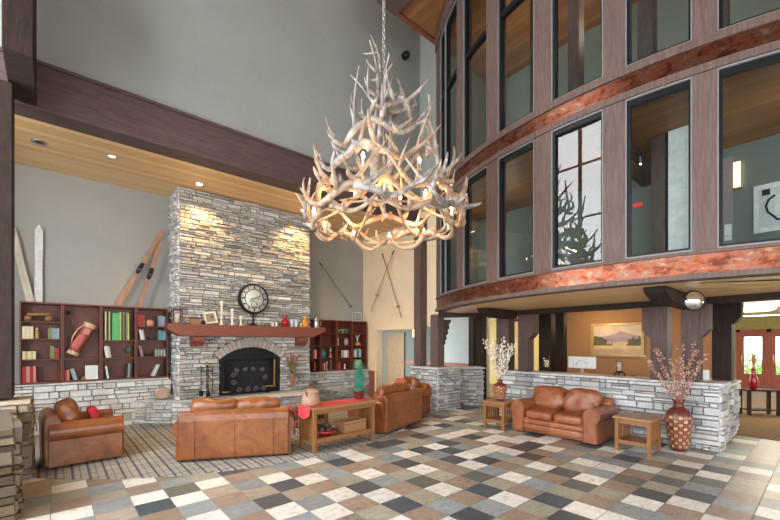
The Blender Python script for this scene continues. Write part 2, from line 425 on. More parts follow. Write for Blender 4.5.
# tile colours seen in the photo: row, first column, colour codes (9 = any)
CODE = ['w', 'd', 'b', 'p', 'g', 'k', 't']
ROWS = [
    (18, -1, [6, 4]), (17, -1, [6, 0, 3]), (16, -1, [2, 4, 2, 0, 3]),
    (15, -1, [6, 3, 4, 3, 2, 4, 1, 3, 0, 9, 9, 9, 9, 9, 9, 9, 9, 0]),
    (14, 0, [0, 2, 0, 5, 0, 3, 4, 2, 0, 2, 0, 3, 9, 1, 9, 1]),
    (13, 1, [6, 1, 0, 6, 2, 0, 3, 4, 1, 0, 4, 2, 9, 9, 9, 0, 0]),
    (12, 2, [3, 2, 3, 6, 1, 0, 2, 3, 6, 2, 0, 1, 0, 9, 9, 1]),
    (11, 3, [0, 2, 1, 6, 3, 4, 0, 3, 1, 4, 2, 9, 9, 9, 0]),
    (10, 4, [3, 0, 2, 0, 1, 2, 4, 0, 3, 1, 0, 9, 9, 3, 0]),
    (9, 6, [0, 3, 0, 3, 5, 4, 9, 0, 1, 2, 0, 9, 1]),
    (8, 6, [3, 4, 1, 4, 0, 3, 5, 2, 3, 6, 1, 3, 0]),
    (7, 7, [0, 3, 2, 3, 1, 4, 0, 4, 0, 3, 2]),
    (6, 9, [1, 2, 0, 3, 2, 3, 1, 4, 0, 9, 9, 0]),
    (5, 10, [3, 4, 1, 4, 1, 0, 2, 9, 2, 9, 2]),
    (4, 11, [1, 0, 3, 4, 3, 5, 3, 0, 3]),
    (3, 13, [2, 0, 9, 4, 5, 4, 9, 0, 3, 0]),
    (2, 14, [3, 0, 1, 2, 9, 0, 1, 9, 2, 0]),
    (1, 14, [0, 9, 2, 3, 4, 4, 3, 0, 9, 9, 6]), (0, 16, [0, 2])]
OVR = {(c0 + n_, r_): CODE[k_] for r_, c0, row in ROWS for n_, k_ in enumerate(row) if k_ < 9}
def build_floor():
    rnd = random.Random(5); m = mb(); g = .004
    for i in range(-11, 30):
        for j in range(-24, 30):
            x0 = TX0 + i * TS; y0 = TY0 + j * TS
            if x0 > 9.7 and y0 < 1.4: continue
            k = OVR.get((i, j)) or rnd.choice('wwwwwwddbbbbbppppgggggkkt')
            c = TCOL[k]; f = rnd.uniform(.88, 1.1); t = rnd.uniform(-.02, .02)
            m.cur = (max(.02, c[0] * f + t * .5), max(.02, c[1] * f), max(.02, c[2] * f - t * .5))
            m.add([(x0 + g, y0 + g, 0), (x0 + TS - g, y0 + g, 0), (x0 + TS - g, y0 + TS - g, 0), (x0 + g, y0 + TS - g, 0)], [(0, 1, 2, 3)])
    o = m.build('floor', M['tile']); struct(o, 'slate tile floor in cream, grey, brown and charcoal squares', 'floor')
    m = mb(); m.box((-4, -8.2, -.2), (10.2, 14, -.004)); q = m.build('grout', M['grout'], o)
    m = mb(); poly = []
    for a in range(181, 360, 3):
        x = CC[0] + CR * math.cos(R(a)); y = CC[1] + CR * math.sin(R(a)); poly.append((max(-3.4, min(7.72, x)), min(y, 9.95)))
    poly = [(-1.2, 9.95)] + poly + [(7.6, 9.95)]
    m.prism(poly, .001, .012); o = m.build('floor_carpet', M['carpet']); struct(o, 'beige plaid carpet laid in a curve around the hearth', 'carpet')
    m = mb(); m.box((9.75, -8, -.1), (22, 1.5, .004)); m.box((9.8, 1.5, -.1), (22, 14, .003))
    o = m.build('floor_lobby', plain('brown lobby carpet', (.20, .125, .055), .95, 0, .3, 20)); struct(o, 'brown lobby carpet beyond the reception wall', 'floor')
build_floor()

# ------------------------------------------------------------------ walls
def sbox(name, lo, hi, mat, label, cat, bevel=0):
    return struct(mb().box(lo, hi).build(name, M[mat], None, bevel), label, cat)
sbox('wall_back', (-3.6, 10.25, 0), (7.9, 10.4, 5.4), 'wallalc', 'grey alcove wall behind the bookcases and chimney', 'wall')
sbox('wall_upper', (-3.6, 7.62, 5.45), (9.3, 7.8, 11.2), 'wallgray', 'tall pale grey upper wall above the long timber beam', 'wall')
m = mb(); m.box((7.73, 9.52, 0), (7.9, 10.25, 5.4)); m.box((7.73, 7.68, 2.165), (7.9, 9.52, 5.4)); m.box((7.73, 7.05, 2.2), (7.9, 7.68, 5.4)); m.box((7.73, 7.55, 0), (7.9, 7.68, 2.165))
struct(m.build('wall_tan', M['walltan']), 'tan side wall with the crossed ski poles and open doorway', 'wall')
m = mb(); m.box((7.705, 9.5, 0), (7.728, 10.24, .86)); struct(m.build('trim_1', M['wainred']), 'red panelled wainscot between the stone ledge and doorway', 'trim')
m = mb()
for y0, y1 in ((9.50, 9.60), (7.60, 7.70)): m.box((7.70, y0, 0), (7.93, y1, 2.15))
m.box((7.70, 7.60, 2.15), (7.93, 9.60, 2.25)); struct(m.build('trim_2', M['walltan']), 'tan casing around the open doorway', 'trim')
sbox('ceiling_alcove', (-3.6, 7.6, 5.18), (7.9, 10.4, 5.3), 'soffit', 'honey coloured board soffit over the fireplace alcove', 'ceiling')
m = mb(); m.box((-3.6, 7.58, 5.16), (7.75, 7.95, 5.80)); m.box((-3.6, 7.55, 5.80), (7.75, 7.95, 5.85)); m.box((-3.6, 7.565, 5.14), (7.75, 7.97, 5.17))
struct(m.build('trim_3', M['timberx'], None, .008), 'long mauve timber beam along the front of the alcove', 'beam')
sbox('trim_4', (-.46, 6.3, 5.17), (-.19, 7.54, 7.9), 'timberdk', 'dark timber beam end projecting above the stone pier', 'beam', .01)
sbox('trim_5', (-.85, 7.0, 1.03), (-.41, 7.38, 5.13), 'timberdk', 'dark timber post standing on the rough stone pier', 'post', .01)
sbox('trim_6', (7.44, 7.32, 1.13), (7.70, 7.56, 5.13), 'mull', 'timber post under the end of the long beam', 'post', .01)
# window walls behind and left of the camera, with real openings
def window_wall(name, axis, pos, thick, a0, a1, z0, z1, wins, mat, label):
    """wall in a plane with rectangular openings (a,b,zlo,zhi), each opening a window of its own"""
    m = mb()
    def B(a, b, c, d, t0=0, t1=None):
        t1 = thick if t1 is None else t1
        if b - a < .001 or d - c < .001: return
        if axis == 'x': m.box((pos + t0, a, c), (pos + t1, b, d))
        else: m.box((a, pos + t0, c), (b, pos + t1, d))
    cuts = sorted({a0, a1} | {w_[0] for w_ in wins} | {w_[1] for w_ in wins})
    for p, q in zip(cuts, cuts[1:]):
        hs = sorted([(w_[2], w_[3]) for w_ in wins if w_[0] <= p + 1e-6 and w_[1] >= q - 1e-6]); z = z0
        for lo, hi in hs: B(p, q, z, lo); z = hi
        B(p, q, z, z1)
    return struct(m.build(name, M[mat]), label, 'wall')
WIN = [0]
def add_window(axis, pos, a, b, c, d, nx, nz, label):
    WIN[0] += 1
    root = thing('window_%d' % WIN[0], (pos, (a + b) / 2, c) if axis == 'x' else ((a + b) / 2, pos, c), 0, label, 'window', None, 'structure')
    m = mb(); W = b - a; H = d - c; f = .12
    def B(u0, u1, v0, v1, t=.06):
        if axis == 'x': m.box((-t, u0 - W / 2, v0), (t, u1 - W / 2, v1))
        else: m.box((u0 - W / 2, -t, v0), (u1 - W / 2, t, v1))
    B(0, f, 0, H); B(W - f, W, 0, H); B(f, W - f, 0, f); B(f, W - f, H - f, H)
    m.build('frame', M['timberdk'], root); m = mb()
    for k in range(1, nx): B(W * k / nx - .05, W * k / nx + .05, f, H - f, .04)
    for k in range(1, nz): B(f, W - f, H * k / nz - .03, H * k / nz + .03, .03)
    m.build('mullion', M['timberdk'], root)
wl = [(-6.8, -3.8, .6, 4.3), (-3.1, -.1, .6, 4.3), (.5, 3.2, .6, 4.3), (4.1, 7.4, .6, 9.6)]
window_wall('wall_left', 'x', -2.3, .2, -8, 10.4, 0, 11.2, wl, 'wallgray', 'window wall on the far side of the hall')
for a, b, c, d in wl: add_window('x', -2.2, a, b, c, d, 2, 5, 'tall timber framed hall window facing the balcony')
wr = [(-3.1, -.2, .4, 4.2), (.4, 3.3, .4, 4.2), (3.9, 6.8, .4, 4.2)]
window_wall('wall_right', 'y', -8.2, .2, -3.6, 22, 0, 11.2, wr, 'wallgray', 'window wall behind the seating hall')
for a, b, c, d in wr: add_window('y', -8.1, a, b, c, d, 2, 4, 'tall timber framed window behind the seating hall')
sbox('ceiling', (-3.6, -8.2, 11.0), (14, 7.8, 11.2), 'deck', 'high cedar board ceiling of the hall', 'ceiling')
# cedar deck and beam by the balcony top
m = mb(); m.box((5.55, 4.2, 9.16), (7.3, 6.42, 9.3)); struct(m.build('ceiling_deck', M['deck']), 'cedar board eave above the balcony windows', 'ceiling')
sbox('trim_7', (5.52, 6.36, 9.1), (7.4, 6.46, 9.34), 'mantel', 'reddish edge board of the cedar eave', 'trim')
sbox('trim_8', (5.1, 2.0, 8.9), (5.62, 6.3, 9.7), 'timberx', 'heavy timber purlin beside the chandelier chain', 'beam', .01)
m = mb(); m.lathe([(0, 0), (.09, .01), (.1, .12), (.06, .2), (0, .2)], 12, Matrix.Rotation(R(90), 4, 'X'))
o = m.build('wall_speaker', M['black'], None, 0, 2, (7.1, 7.61, 9.45)); tag(o, 'small black round fitting high on the grey upper wall', 'speaker')

# ------------------------------------------------------------------ balcony
BC = (11.75, 2.35)
def bp(ang, r, z): return Vector((BC[0] - r * math.cos(R(ang)), BC[1] + r * math.sin(R(ang)), z))
def arc_ring(m, r0, r1, z0, z1, a0, a1, step=1.5):
    n = max(1, int(abs(a1 - a0) / step)); A = [a0 + (a1 - a0) * i / n for i in range(n + 1)]; vs = []
    for a in A: vs += [bp(a, r0, z0), bp(a, r1, z0), bp(a, r1, z1), bp(a, r0, z1)]
    fs = [(3, 2, 1, 0)] + [(n * 4 + k for k in range(4))]
    fs = [tuple(f) for f in fs]
    for i in range(n):
        for k in range(4): fs.append((i * 4 + k, i * 4 + (k + 1) % 4, i * 4 + 4 + (k + 1) % 4, i * 4 + 4 + k))
    m.add(vs, fs); return m
A0, A1 = -62, 39.5
def ring(name, r0, r1, z0, z1, mat, label, cat='trim', a0=A0, a1=A1):
    return struct(arc_ring(mb(), r0, r1, z0, z1, a0, a1).build(name, M[mat]), label, cat)
ring('trim_9', 6.0, 6.235, 2.50, 2.565, 'mull', 'timber lip under the lower copper band of the balcony')
ring('trim_10', 6.02, 6.20, 2.567, 2.79, 'copper', 'lower curved copper band along the balcony edge')
ring('trim_11', 6.0, 6.225, 2.792, 2.83, 'mull', 'curved timber sill below the lower balcony windows')
ring('trim_12', 6.0, 6.225, 4.90, 4.99, 'mull', 'curved timber head above the lower balcony windows')
ring('trim_13', 6.02, 6.20, 4.992, 5.21, 'copper', 'upper curved copper band between the balcony storeys')
ring('trim_14', 6.0, 6.225, 5.212, 5.31, 'mull', 'curved timber sill below the upper balcony windows')
ring('trim_15', 5.98, 6.24, 8.75, 9.15, 'mull', 'curved timber head above the upper balcony windows')
def sector(m, r, z0, z1, back, a0=A0, a1=A1, ymax=99):
    P = [bp(a0 + (a1 - a0) * i / 60, r, 0) for i in range(61)]
    poly = [(p.x, p.y) for p in P]; poly = [(back, poly[0][1])] + poly + [(back, poly[-1][1])]
    m.prism(poly[::-1], z0, z1); return m
struct(sector(mb(), 6.0, 2.50, 2.54, 8.3).build('ceiling_balcony', M['bsoffit']), 'pale board soffit under the curved balcony', 'ceiling')
sbox('ceiling_reception', (8.3, -3, 2.66), (11.6, 7.0, 2.74), 'bsoffit', 'board ceiling over the reception area', 'ceiling')
struct(sector(mb(), 5.99, 2.545, 2.745, 9.4).build('balcony_floor', plain('balcony floor', (.28, .2, .13), .8)), 'floor of the lower balcony storey', 'floor')
struct(sector(mb(), 5.99, 4.93, 5.20, 9.4).build('ceiling_corridor', M['deck']), 'board ceiling of the lower balcony corridor', 'ceiling')
m = mb(); n = 40
P = [bp(A0 + (A1 - A0) * i / n, 5.98, 0) for i in range(n + 1)]
vs = [(p.x, p.y, 8.73) for p in P] + [(10.5, p.y, 8.73) for p in P]
m.add(vs, [(i, i + 1, n + 2 + i, n + 1 + i) for i in range(n)]); struct(m.build('ceiling_loft', M['deck']), 'sloping board ceiling of the upper balcony storey', 'ceiling')
WIDX = [(31.6, 25.3), (22.9, 15.7), (13.24, 6.35), (3.73, -2.94), (-5.34, -11.67), (-13.75, -20.4), (-22.8, -29.6), (-32, -39), (-41.4, -48.4), (-50.8, -57.8)]
POSTS = [(39.4, 35.4)] + [(WIDX[i][1], WIDX[i + 1][0]) for i in range(len(WIDX) - 1)]
PN = [15]
names = ['end post of the balcony nearest the tan wall', 'first timber post after the balcony end post', 'second timber post from the balcony end post', 'third timber post from the balcony end post', 'fourth timber post from the balcony end post', 'fifth timber post from the balcony end post', 'sixth timber post from the balcony end post']
def wedge(m, a0, a1, r0, r1, z0, z1): return arc_ring(m, r0, r1, z0, z1, a1, a0, 1.2)
for i, (a, b) in enumerate(POSTS):
    PN[0] += 1; m = mb()
    wedge(m, a, b, 6.0, 6.21, 2.832, 4.898); wedge(m, a, b, 6.0, 6.21, 5.312, 8.748)
    struct(m.build('trim_%d' % PN[0], M['mull'], None, .006), 'mauve ' + (names[i] if i < 7 else 'timber post of the balcony window ring'), 'post')
# slim post beside the end post
ORD = ['narrow window next to the balcony end post', 'second window from the balcony end post', 'third window from the balcony end post', 'window mirroring the bright hall windows', 'window showing the white pillar', 'window showing the framed poster']
def balcony_window(a, b, z0, z1, trans, label):
    WIN[0] += 1
    c = bp((a + b) / 2, 6.1, z0)
    root = thing('window_%d' % WIN[0], c, 0, label, 'window', None, 'structure'); inv = Matrix.Translation(-c)
    def part(name, fn, mat):
        m = mb(); fn(m); m.v = [tuple(inv @ Vector(v)) for v in m.v]; return m.build(name, M[mat], root)
    e = .35
    part('frame', lambda m: [wedge(m, a, a - .14, 6.08, 6.20, z0, z1), wedge(m, b + .14, b, 6.08, 6.20, z0, z1), wedge(m, a - .15, b + .15, 6.08, 6.20, z0, z0 + .02), wedge(m, a - .15, b + .15, 6.08, 6.20, z1 - .02, z1)], 'frame')
    part('sash', lambda m: [wedge(m, a - .15, a - .48, 6.09, 6.175, z0 + .021, z1 - .021), wedge(m, b + .32, b + .15, 6.09, 6.175, z0 + .021, z1 - .021), wedge(m, a - .49, b + .33, 6.09, 6.175, z0 + .021, z0 + .05), wedge(m, a - .49, b + .33, 6.09, 6.175, z1 - .085, z1 - .021)], 'black')
    if trans: part('transom', lambda m: wedge(m, a - .49, b + .33, 6.09, 6.18, trans - .045, trans + .045), 'black')
    def pane(m):
        p, q = bp(a - .4, 6.13, 0), bp(b + .25, 6.13, 0)
        m.add([(p.x, p.y, z0 + .04), (q.x, q.y, z0 + .04), (q.x, q.y, z1 - .05), (p.x, p.y, z1 - .05)], [(0, 1, 2, 3)])
    part('pane', pane, 'glass')
for i, (a, b) in enumerate(WIDX):
    if i > 7: break
    balcony_window(a, b, 2.832, 4.898, None, 'lower balcony ' + (ORD[i] if i < 6 else 'window beyond the framed poster'))
    up = ['narrow window next to the balcony end post', 'second window from the balcony end post', 'third window from the balcony end post', 'window above the bright mirroring window', 'window above the white pillar', 'window above the framed poster']
    balcony_window(a, b, 5.312, 8.748, 7.32, 'tall upper balcony ' + (up[i] if i < 6 else 'window beyond the framed poster'))
balcony_window(35.3, 31.7, 2.832, 4.898, None, 'slit window of the lower balcony beside the end post')
balcony_window(35.3, 31.7, 5.312, 8.748, 7.32, 'slit window of the upper balcony beside the end post')
# rooms behind the glass
m = mb(); m.box((8.3, -6, 2.75), (8.42, 6.2, 4.93)); m.box((7.12, 6.05, 2.75), (8.3, 6.2, 4.92)); struct(m.build('wall_corridor', M['wallup']), 'grey green corridor wall behind the lower balcony glass', 'wall')
m = mb(); m.box((9.0, -6, 5.21), (9.12, 6.2, 9.9)); m.box((7.15, 6.1, 5.21), (9.0, 6.22, 9.9)); struct(m.build('wall_loft', M['wallup']), 'grey green wall behind the upper balcony glass', 'wall')
sbox('trim_40', (6.95, 1.37, 2.75), (7.3, 1.63, 4.92), 'white', 'white pillar behind the lower balcony glass', 'pillar')
sbox('trim_41', (7.0, 1.68, 2.75), (7.24, 1.86, 4.92), 'timber', 'timber post beside the white pillar behind the glass', 'post')
for k, (x, y) in enumerate(((6.75, 3.55), (7.1, 3.0), (6.9, .95), (6.65, 1.75))):
    sbox('trim_%d' % (42 + k), (x, y, 5.21), (x + .22, y + .2, 9.0), 'timber', ['timber post behind the third upper balcony window', 'second timber post behind the third upper balcony window', 'timber post behind the upper window over the poster', 'timber post behind the upper window over the pillar'][k], 'post')
sbox('trim_46', (6.3, -1.0, 4.68), (8.3, -.75, 4.92), 'timberx', 'dark ceiling beam in the lower balcony corridor', 'beam')
sbox('trim_47', (6.1, 2.1, 4.66), (8.3, 2.35, 4.92), 'timberx', 'ceiling beam over the mirroring window in the corridor', 'beam')
# end wall where the balcony meets the tan wall
m = mb(); m.box((7.73, 6.2, 2.5), (7.9, 7.05, 5.35)); struct(m.build('wall_balcony_end', M['walltan']), 'tan strip of wall between the beam post and balcony', 'wall')
sbox('wall_hall_end', (7.74, 6.25, 5.36), (9.3, 7.7, 11.2), 'wallgray', 'grey wall closing the hall beside the balcony', 'wall')

# ------------------------------------------------------------------ ground floor under the balcony
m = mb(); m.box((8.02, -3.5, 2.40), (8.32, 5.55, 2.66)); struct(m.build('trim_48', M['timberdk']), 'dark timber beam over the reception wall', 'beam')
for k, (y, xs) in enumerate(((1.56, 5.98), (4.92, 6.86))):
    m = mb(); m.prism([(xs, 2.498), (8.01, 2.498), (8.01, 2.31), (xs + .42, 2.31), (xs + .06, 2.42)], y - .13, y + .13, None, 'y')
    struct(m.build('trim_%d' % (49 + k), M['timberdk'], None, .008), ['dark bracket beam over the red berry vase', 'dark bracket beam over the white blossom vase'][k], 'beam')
# beam curving from the reception wall to the stone pillar
m = mb(); m.bar((8.15, 5.5, 2.53), (7.6, 6.75, 2.53), .26, .24); struct(m.build('trim_51', M['timberdk']), 'dark timber beam from the reception wall to the pillar', 'beam')
def column(n, x, y, wx, wy, z0, z1, corb, mat, label):
    m = mb(); m.box((x, y, z0), (x + wx, y + wy, z1))
    for s in corb:      # corbel blocks stepping out along y
        d = .13
        if s < 0: m.prism([(y, z1), (y - d, z1), (y - d, z1 - .42), (y - .05, z1 - .52), (y, z1 - .56)], x + .01, x + wx - .01, None, 'x')
        else: m.prism([(y + wy, z1 - .56), (y + wy + .05, z1 - .52), (y + wy + d, z1 - .42), (y + wy + d, z1), (y + wy, z1)], x + .01, x + wx - .01, None, 'x')
    return struct(m.build('trim_%d' % n, M[mat], None, .006), label, 'post')
ZW = 1.115
column(52, 8.05, 1.90, .28, .26, ZW, 2.395, (1,), 'timber', 'mauve timber post behind the berry branches, nearer the painting')
column(53, 8.05, 1.46, .28, .25, ZW, 2.395, (-1,), 'timber', 'mauve timber post below the round convex mirror')
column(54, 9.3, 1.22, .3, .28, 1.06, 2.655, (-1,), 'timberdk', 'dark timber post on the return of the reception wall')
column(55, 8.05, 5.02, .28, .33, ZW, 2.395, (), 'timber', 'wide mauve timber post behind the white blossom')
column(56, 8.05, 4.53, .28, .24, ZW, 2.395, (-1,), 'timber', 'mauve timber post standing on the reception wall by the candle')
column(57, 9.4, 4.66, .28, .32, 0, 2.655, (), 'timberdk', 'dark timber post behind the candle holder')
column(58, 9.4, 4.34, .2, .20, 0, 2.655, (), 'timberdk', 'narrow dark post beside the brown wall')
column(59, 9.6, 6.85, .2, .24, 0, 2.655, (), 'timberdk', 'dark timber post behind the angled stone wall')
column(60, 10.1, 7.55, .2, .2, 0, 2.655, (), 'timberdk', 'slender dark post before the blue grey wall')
# post with a scalloped corbel on the stone pillar
column(61, 7.46, 6.70, .26, .26, 1.13, 2.49, (), 'mull', 'mauve timber post on the stone pillar below the balcony end')
m = mb(); m.prism([(0, 0), (0, -.78), (.05, -.74), (.12, -.60), (.10, -.56), (.15, -.50), (.13, -.42), (.19, -.36), (.17, -.28), (.22, -.22), (.2, -.12), (.26, -.06), (.26, 0)], -.06, .06, Matrix.Translation((7.69, 6.80, 2.36)) @ Matrix.Rotation(R(-60), 4, 'Z'), 'y')
struct(m.build('trim_62', M['timberdk']), 'scalloped timber bracket beside the post on the stone pillar', 'bracket')
sbox('wall_hallway', (10.5, 9.3, 0), (10.62, 14, 3.2), 'wallshade', 'green grey hallway wall seen through the doorway, dimness put into its colour', 'wall')
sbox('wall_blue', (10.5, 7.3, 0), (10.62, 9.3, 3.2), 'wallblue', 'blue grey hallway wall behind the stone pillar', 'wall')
sbox('wall_hall', (7.9, 13.9, 0), (10.5, 14.0, 3.2), 'wallshade', 'blue grey end wall of the hallway behind the doorway', 'wall')
sbox('ceiling_hall', (7.9, 7.0, 2.74), (10.7, 14, 2.8), 'cream', 'cream ceiling of the hallway', 'ceiling')
sbox('trim_63', (10.46, 7.31, .96), (10.497, 11.1, 1.06), 'wainred', 'brown rail along the blue grey hallway wall', 'trim')
sbox('wall_brown', (11.5, 1.75, 0), (11.62, 5.40, 2.74), 'wallbrown', 'warm brown wall with the mountain painting', 'wall')
sbox('wall_yellow', (14.2, 3.2, 0), (14.3, 12, 2.74), 'wallyellow', 'yellow wall in the lit passage behind the posts', 'wall')
sbox('ceiling_passage', (11.62, 1.5, 2.7), (14.3, 12, 2.76), 'cream', 'cream ceiling of the lit passage', 'ceiling')
sbox('wall_lobby_near', (10, -6.0, 0), (19.5, -5.9, 2.74), 'wallyellow', 'near side wall of the lobby', 'wall')
sbox('ceiling_lobby', (8.32, -6, 2.77), (19.6, 9.5, 2.82), 'cream', 'cream ceiling of the entrance lobby', 'ceiling')
# front wall of the lobby with its glazed doors
m = mb(); m.box((19.5, 2.42, 0), (19.6, 9.5, 2.74)); m.box((19.5, -6, 2.25), (19.6, 2.42, 2.74)); m.box((19.5, -6, 0), (19.6, -1.2, 2.25))
struct(m.build('wall_entrance', plain('olive lobby paint', (.30, .27, .10), .8)), 'olive entrance wall around the glazed red doors', 'wall')
def glazed_door(n, y0, y1, label):
    root = thing('door_%d' % n, (19.5, (y0 + y1) / 2, 0), 0, label, 'door', None, 'structure'); W = y1 - y0
    m = mb(); s = .12
    for a, b, c, d in ((0, s, .02, 2.15), (W - s, W, .02, 2.15), (s, W - s, .02, .62), (s, W - s, 1.97, 2.15)): m.box((-.05, a - W / 2, c), (.05, b - W / 2, d))
    m.build('leaf', M['wainred'], root)
    mb().box((-.006, s - W / 2 + .002, .622), (.006, W / 2 - s - .002, 1.968)).build('pane', M['clear'], root)
    h = mb(); h.tube([(-.07, W / 2 - .06, .95), (-.1, W / 2 - .06, 1.0), (-.1, W / 2 - .06, 1.3), (-.07, W / 2 - .06, 1.35)], .012, 6); h.build('handle', M['brass'], root)
glazed_door(1, 1.60, 2.32, 'red glazed entrance door behind the red vase')
glazed_door(2, .76, 1.48, 'red glazed entrance door beyond the red vase')
m = mb()
for y0, y1 in ((2.32, 2.42), (1.48, 1.60), (.62, .76)): m.box((19.46, y0, 0), (19.62, y1, 2.25))
m.box((19.46, .62, 2.15), (19.62, 2.42, 2.25)); m.box((19.46, -1.2, 0), (19.62, .62, .1)); struct(m.build('trim_64', M['wainred']), 'red timber frame around the entrance doors', 'trim')
root = thing('door_3', (10.49, 11.72, 0), 0, 'pale wooden door at the end of the hallway', 'door', None, 'structure')
mb().box((-.04, -.48, 0), (0, .48, 2.08)).build('leaf', M['halldoor'], root)
m = mb(); m.box((-.055, -.56, 0), (0, -.485, 2.16)); m.box((-.055, .485, 0), (0, .56, 2.16)); m.box((-.055, -.485, 2.085), (0, .485, 2.16)); m.build('frame', M['halldoor'], root)
m = mb(); m.lathe([(0, 0), (.03, .01), (.035, .04), (0, .06)], 10, Matrix.Rotation(R(-90), 4, 'Y'), (-.04, -.42, 1.0)); m.build('knob', M['brass'], root)
# outside
mb().box((19.7, -8, -.1), (40, 14, -.02)).build('ground_outside', plain('lawn', (.16, .32, .07), .95, 0, .4, 8))
struct(bpy.data.objects['ground_outside'], 'green lawn outside the entrance doors', 'lawn')
# ------------------------------------------------------------------ stone masonry
struct(stone_block('wall_pier', (-.9, 6.82, 0), (-.245, 7.45, .96), 11, ('-y', '+x'), PALB, rh=(.11, .16), ln=(.2, .42), dep=(.02, .045)), 'tan stone pier under the dark timber post', 'pier')
struct(cap_slabs('trim_65', (-.95, 6.78, .965), (-.23, 7.5, 1.005), 3, None, 0, 'captan'), 'stone slab cap of the tan pier', 'cap')
m = mb(); m.cur = (.14, .11, .08); m.prism([(-1.4, 5.3), (-.30, 5.3), (-.42, 6.78), (-1.4, 6.78)], 0, .92); m.cur = None
stones(m, (-1.4, 5.3, 0), (1, 0, 0), (0, 0, 1), 1.1, .92, 31, PALR, (.07, .15), (.14, .36), (.02, .09))
stones(m, (-.30, 5.3, 0), (-.12, 1.48, 0), (0, 0, 1), 1.485, .92, 32, PALR, (.06, .13), (.10, .30), (.02, .08))
struct(m.build('wall_rustic', M['stone']), 'rough tan rustic stone wall nearest the camera', 'wall')
struct(stone_block('wall_ledge_1', (-3.4, 9.92, 0), (2.0, 10.25, .93), 41, ('-y',), PALW, rh=(.07, .16), ln=(.14, .42)), 'white washed stone ledge under the golf bag bookcases', 'wall')
struct(cap_slabs('trim_66', (-3.4, 9.86, .935), (1.96, 10.24, .972), 5), 'stone cap under the golf bag bookcases', 'cap')
struct(stone_block('wall_ledge_2', (5.25, 9.92, 0), (7.69, 10.25, .86), 43, ('-y',), PALG, rh=(.05, .11), ln=(.16, .5)), 'grey stone ledge under the bookcases beside the doorway', 'wall')
struct(cap_slabs('trim_67', (5.3, 9.86, .865), (7.69, 10.24, .902), 6), 'stone cap under the bookcases beside the doorway', 'cap')
struct(stone_block('wall_pillar', (7.36, 6.62, 0), (8.2, 7.52, 1.07), 51, ('-y', '-x', '+x'), PALG, rh=(.055, .12), ln=(.12, .36)), 'grey stone pillar below the balcony end', 'pillar')
struct(cap_slabs('trim_68', (7.28, 6.54, 1.075), (8.28, 7.53, 1.125), 7), 'stone cap of the pillar below the balcony end', 'cap')
o = stone_block('wall_angled', (0, 0, 0), (.84, .55, 1.02), 61, ('-y', '+x', '-x'), PALG, rh=(.055, .12), ln=(.12, .36)); o.location = (8.42, 7.0, 0); o.rotation_euler = (0, 0, R(-34.8)); struct(o, 'angled stone half wall between the pillar and blossom vase', 'wall')
o = cap_slabs('trim_69', (-.06, -.08, 1.025), (.92, .6, 1.07), 8); o.location = (8.42, 7.0, 0); o.rotation_euler = (0, 0, R(-34.8)); struct(o, 'stone cap of the angled half wall', 'cap')
struct(stone_block('wall_reception', (8.04, 1.21, 0), (8.45, 5.25, 1.06), 71, ('-x', '-y', '+y'), PALG, rh=(.07, .14), ln=(.15, .44)), 'long grey stone reception wall behind the tan loveseat', 'wall')
struct(cap_slabs('trim_70', (7.93, 1.12, 1.065), (8.5, 5.32, 1.11), 9, None, 1), 'pale stone cap of the reception wall', 'cap')
struct(stone_block('wall_return', (8.52, 1.25, 0), (9.95, 1.7, .98), 81, ('-y',), PALG, rh=(.06, .13), ln=(.16, .42)), 'grey stone return at the lobby end of the reception wall', 'wall')
struct(cap_slabs('trim_71', (8.52, 1.17, .985), (10.0, 1.75, 1.04), 10), 'stone cap of the return wall at the lobby end', 'cap')
# ------------------------------------------------------------------ fireplace
FX, FY = 3.63, 9.42
fp = thing('fireplace', (0, 0, 0), 0, 'tall stacked stone chimney with arched black firebox and timber mantel', 'fireplace')
AC = (3.655, .492); ARI, ARO = 1.158, 1.36
def fhole(z):
    Z = z + .51
    if Z < 1.37: h = .755
    elif Z < 1.523: h = .755 + (Z - 1.37) / .153 * .132
    elif Z < 1.852: h = math.sqrt(max(0, ARO ** 2 - (Z - AC[1]) ** 2))
    else: return None
    return (AC[0] - h - 2.08, AC[0] + h - 2.08)
m = mb(); m.cur = (.17, .165, .16)
for lo, hi in (((2.08, FY, .0), (2.88, 10.24, 5.17)), ((4.43, FY, .0), (5.23, 10.24, 5.17)), ((2.88, FY, 1.87), (4.43, 10.24, 5.17)), ((2.88, FY, 0), (4.43, 10.24, .5)), ((2.88, 9.98, .5), (4.43, 10.24, 1.87)), ((2.88, FY, 1.66), (4.43, 9.98, 1.87))): m.box(lo, hi)
m.cur = None
PALC = [(.54, .52, .49), (.61, .59, .56), (.46, .44, .41), (.36, .34, .32), (.70, .69, .66), (.50, .45, .39), (.56, .50, .43), (.42, .40, .39), (.65, .64, .62)]
stones(m, (2.08, FY, .51), (1, 0, 0), (0, 0, 1), 3.15, 4.66, 101, PALC, (.045, .105), (.12, .42), (.02, .09), fhole)
stones(m, (2.08, 10.24, .0), (0, -1, 0), (0, 0, 1), .82, 5.17, 102, PALW, (.045, .1), (.14, .42), (.02, .07))
stones(m, (5.23, FY, .0), (0, 1, 0), (0, 0, 1), .82, 5.17, 103, PALC, (.045, .1), (.14, .42), (.02, .07))
m.build('chimney_breast', M['stone'], fp)
m = mb(); rnd = random.Random(9); k = 17
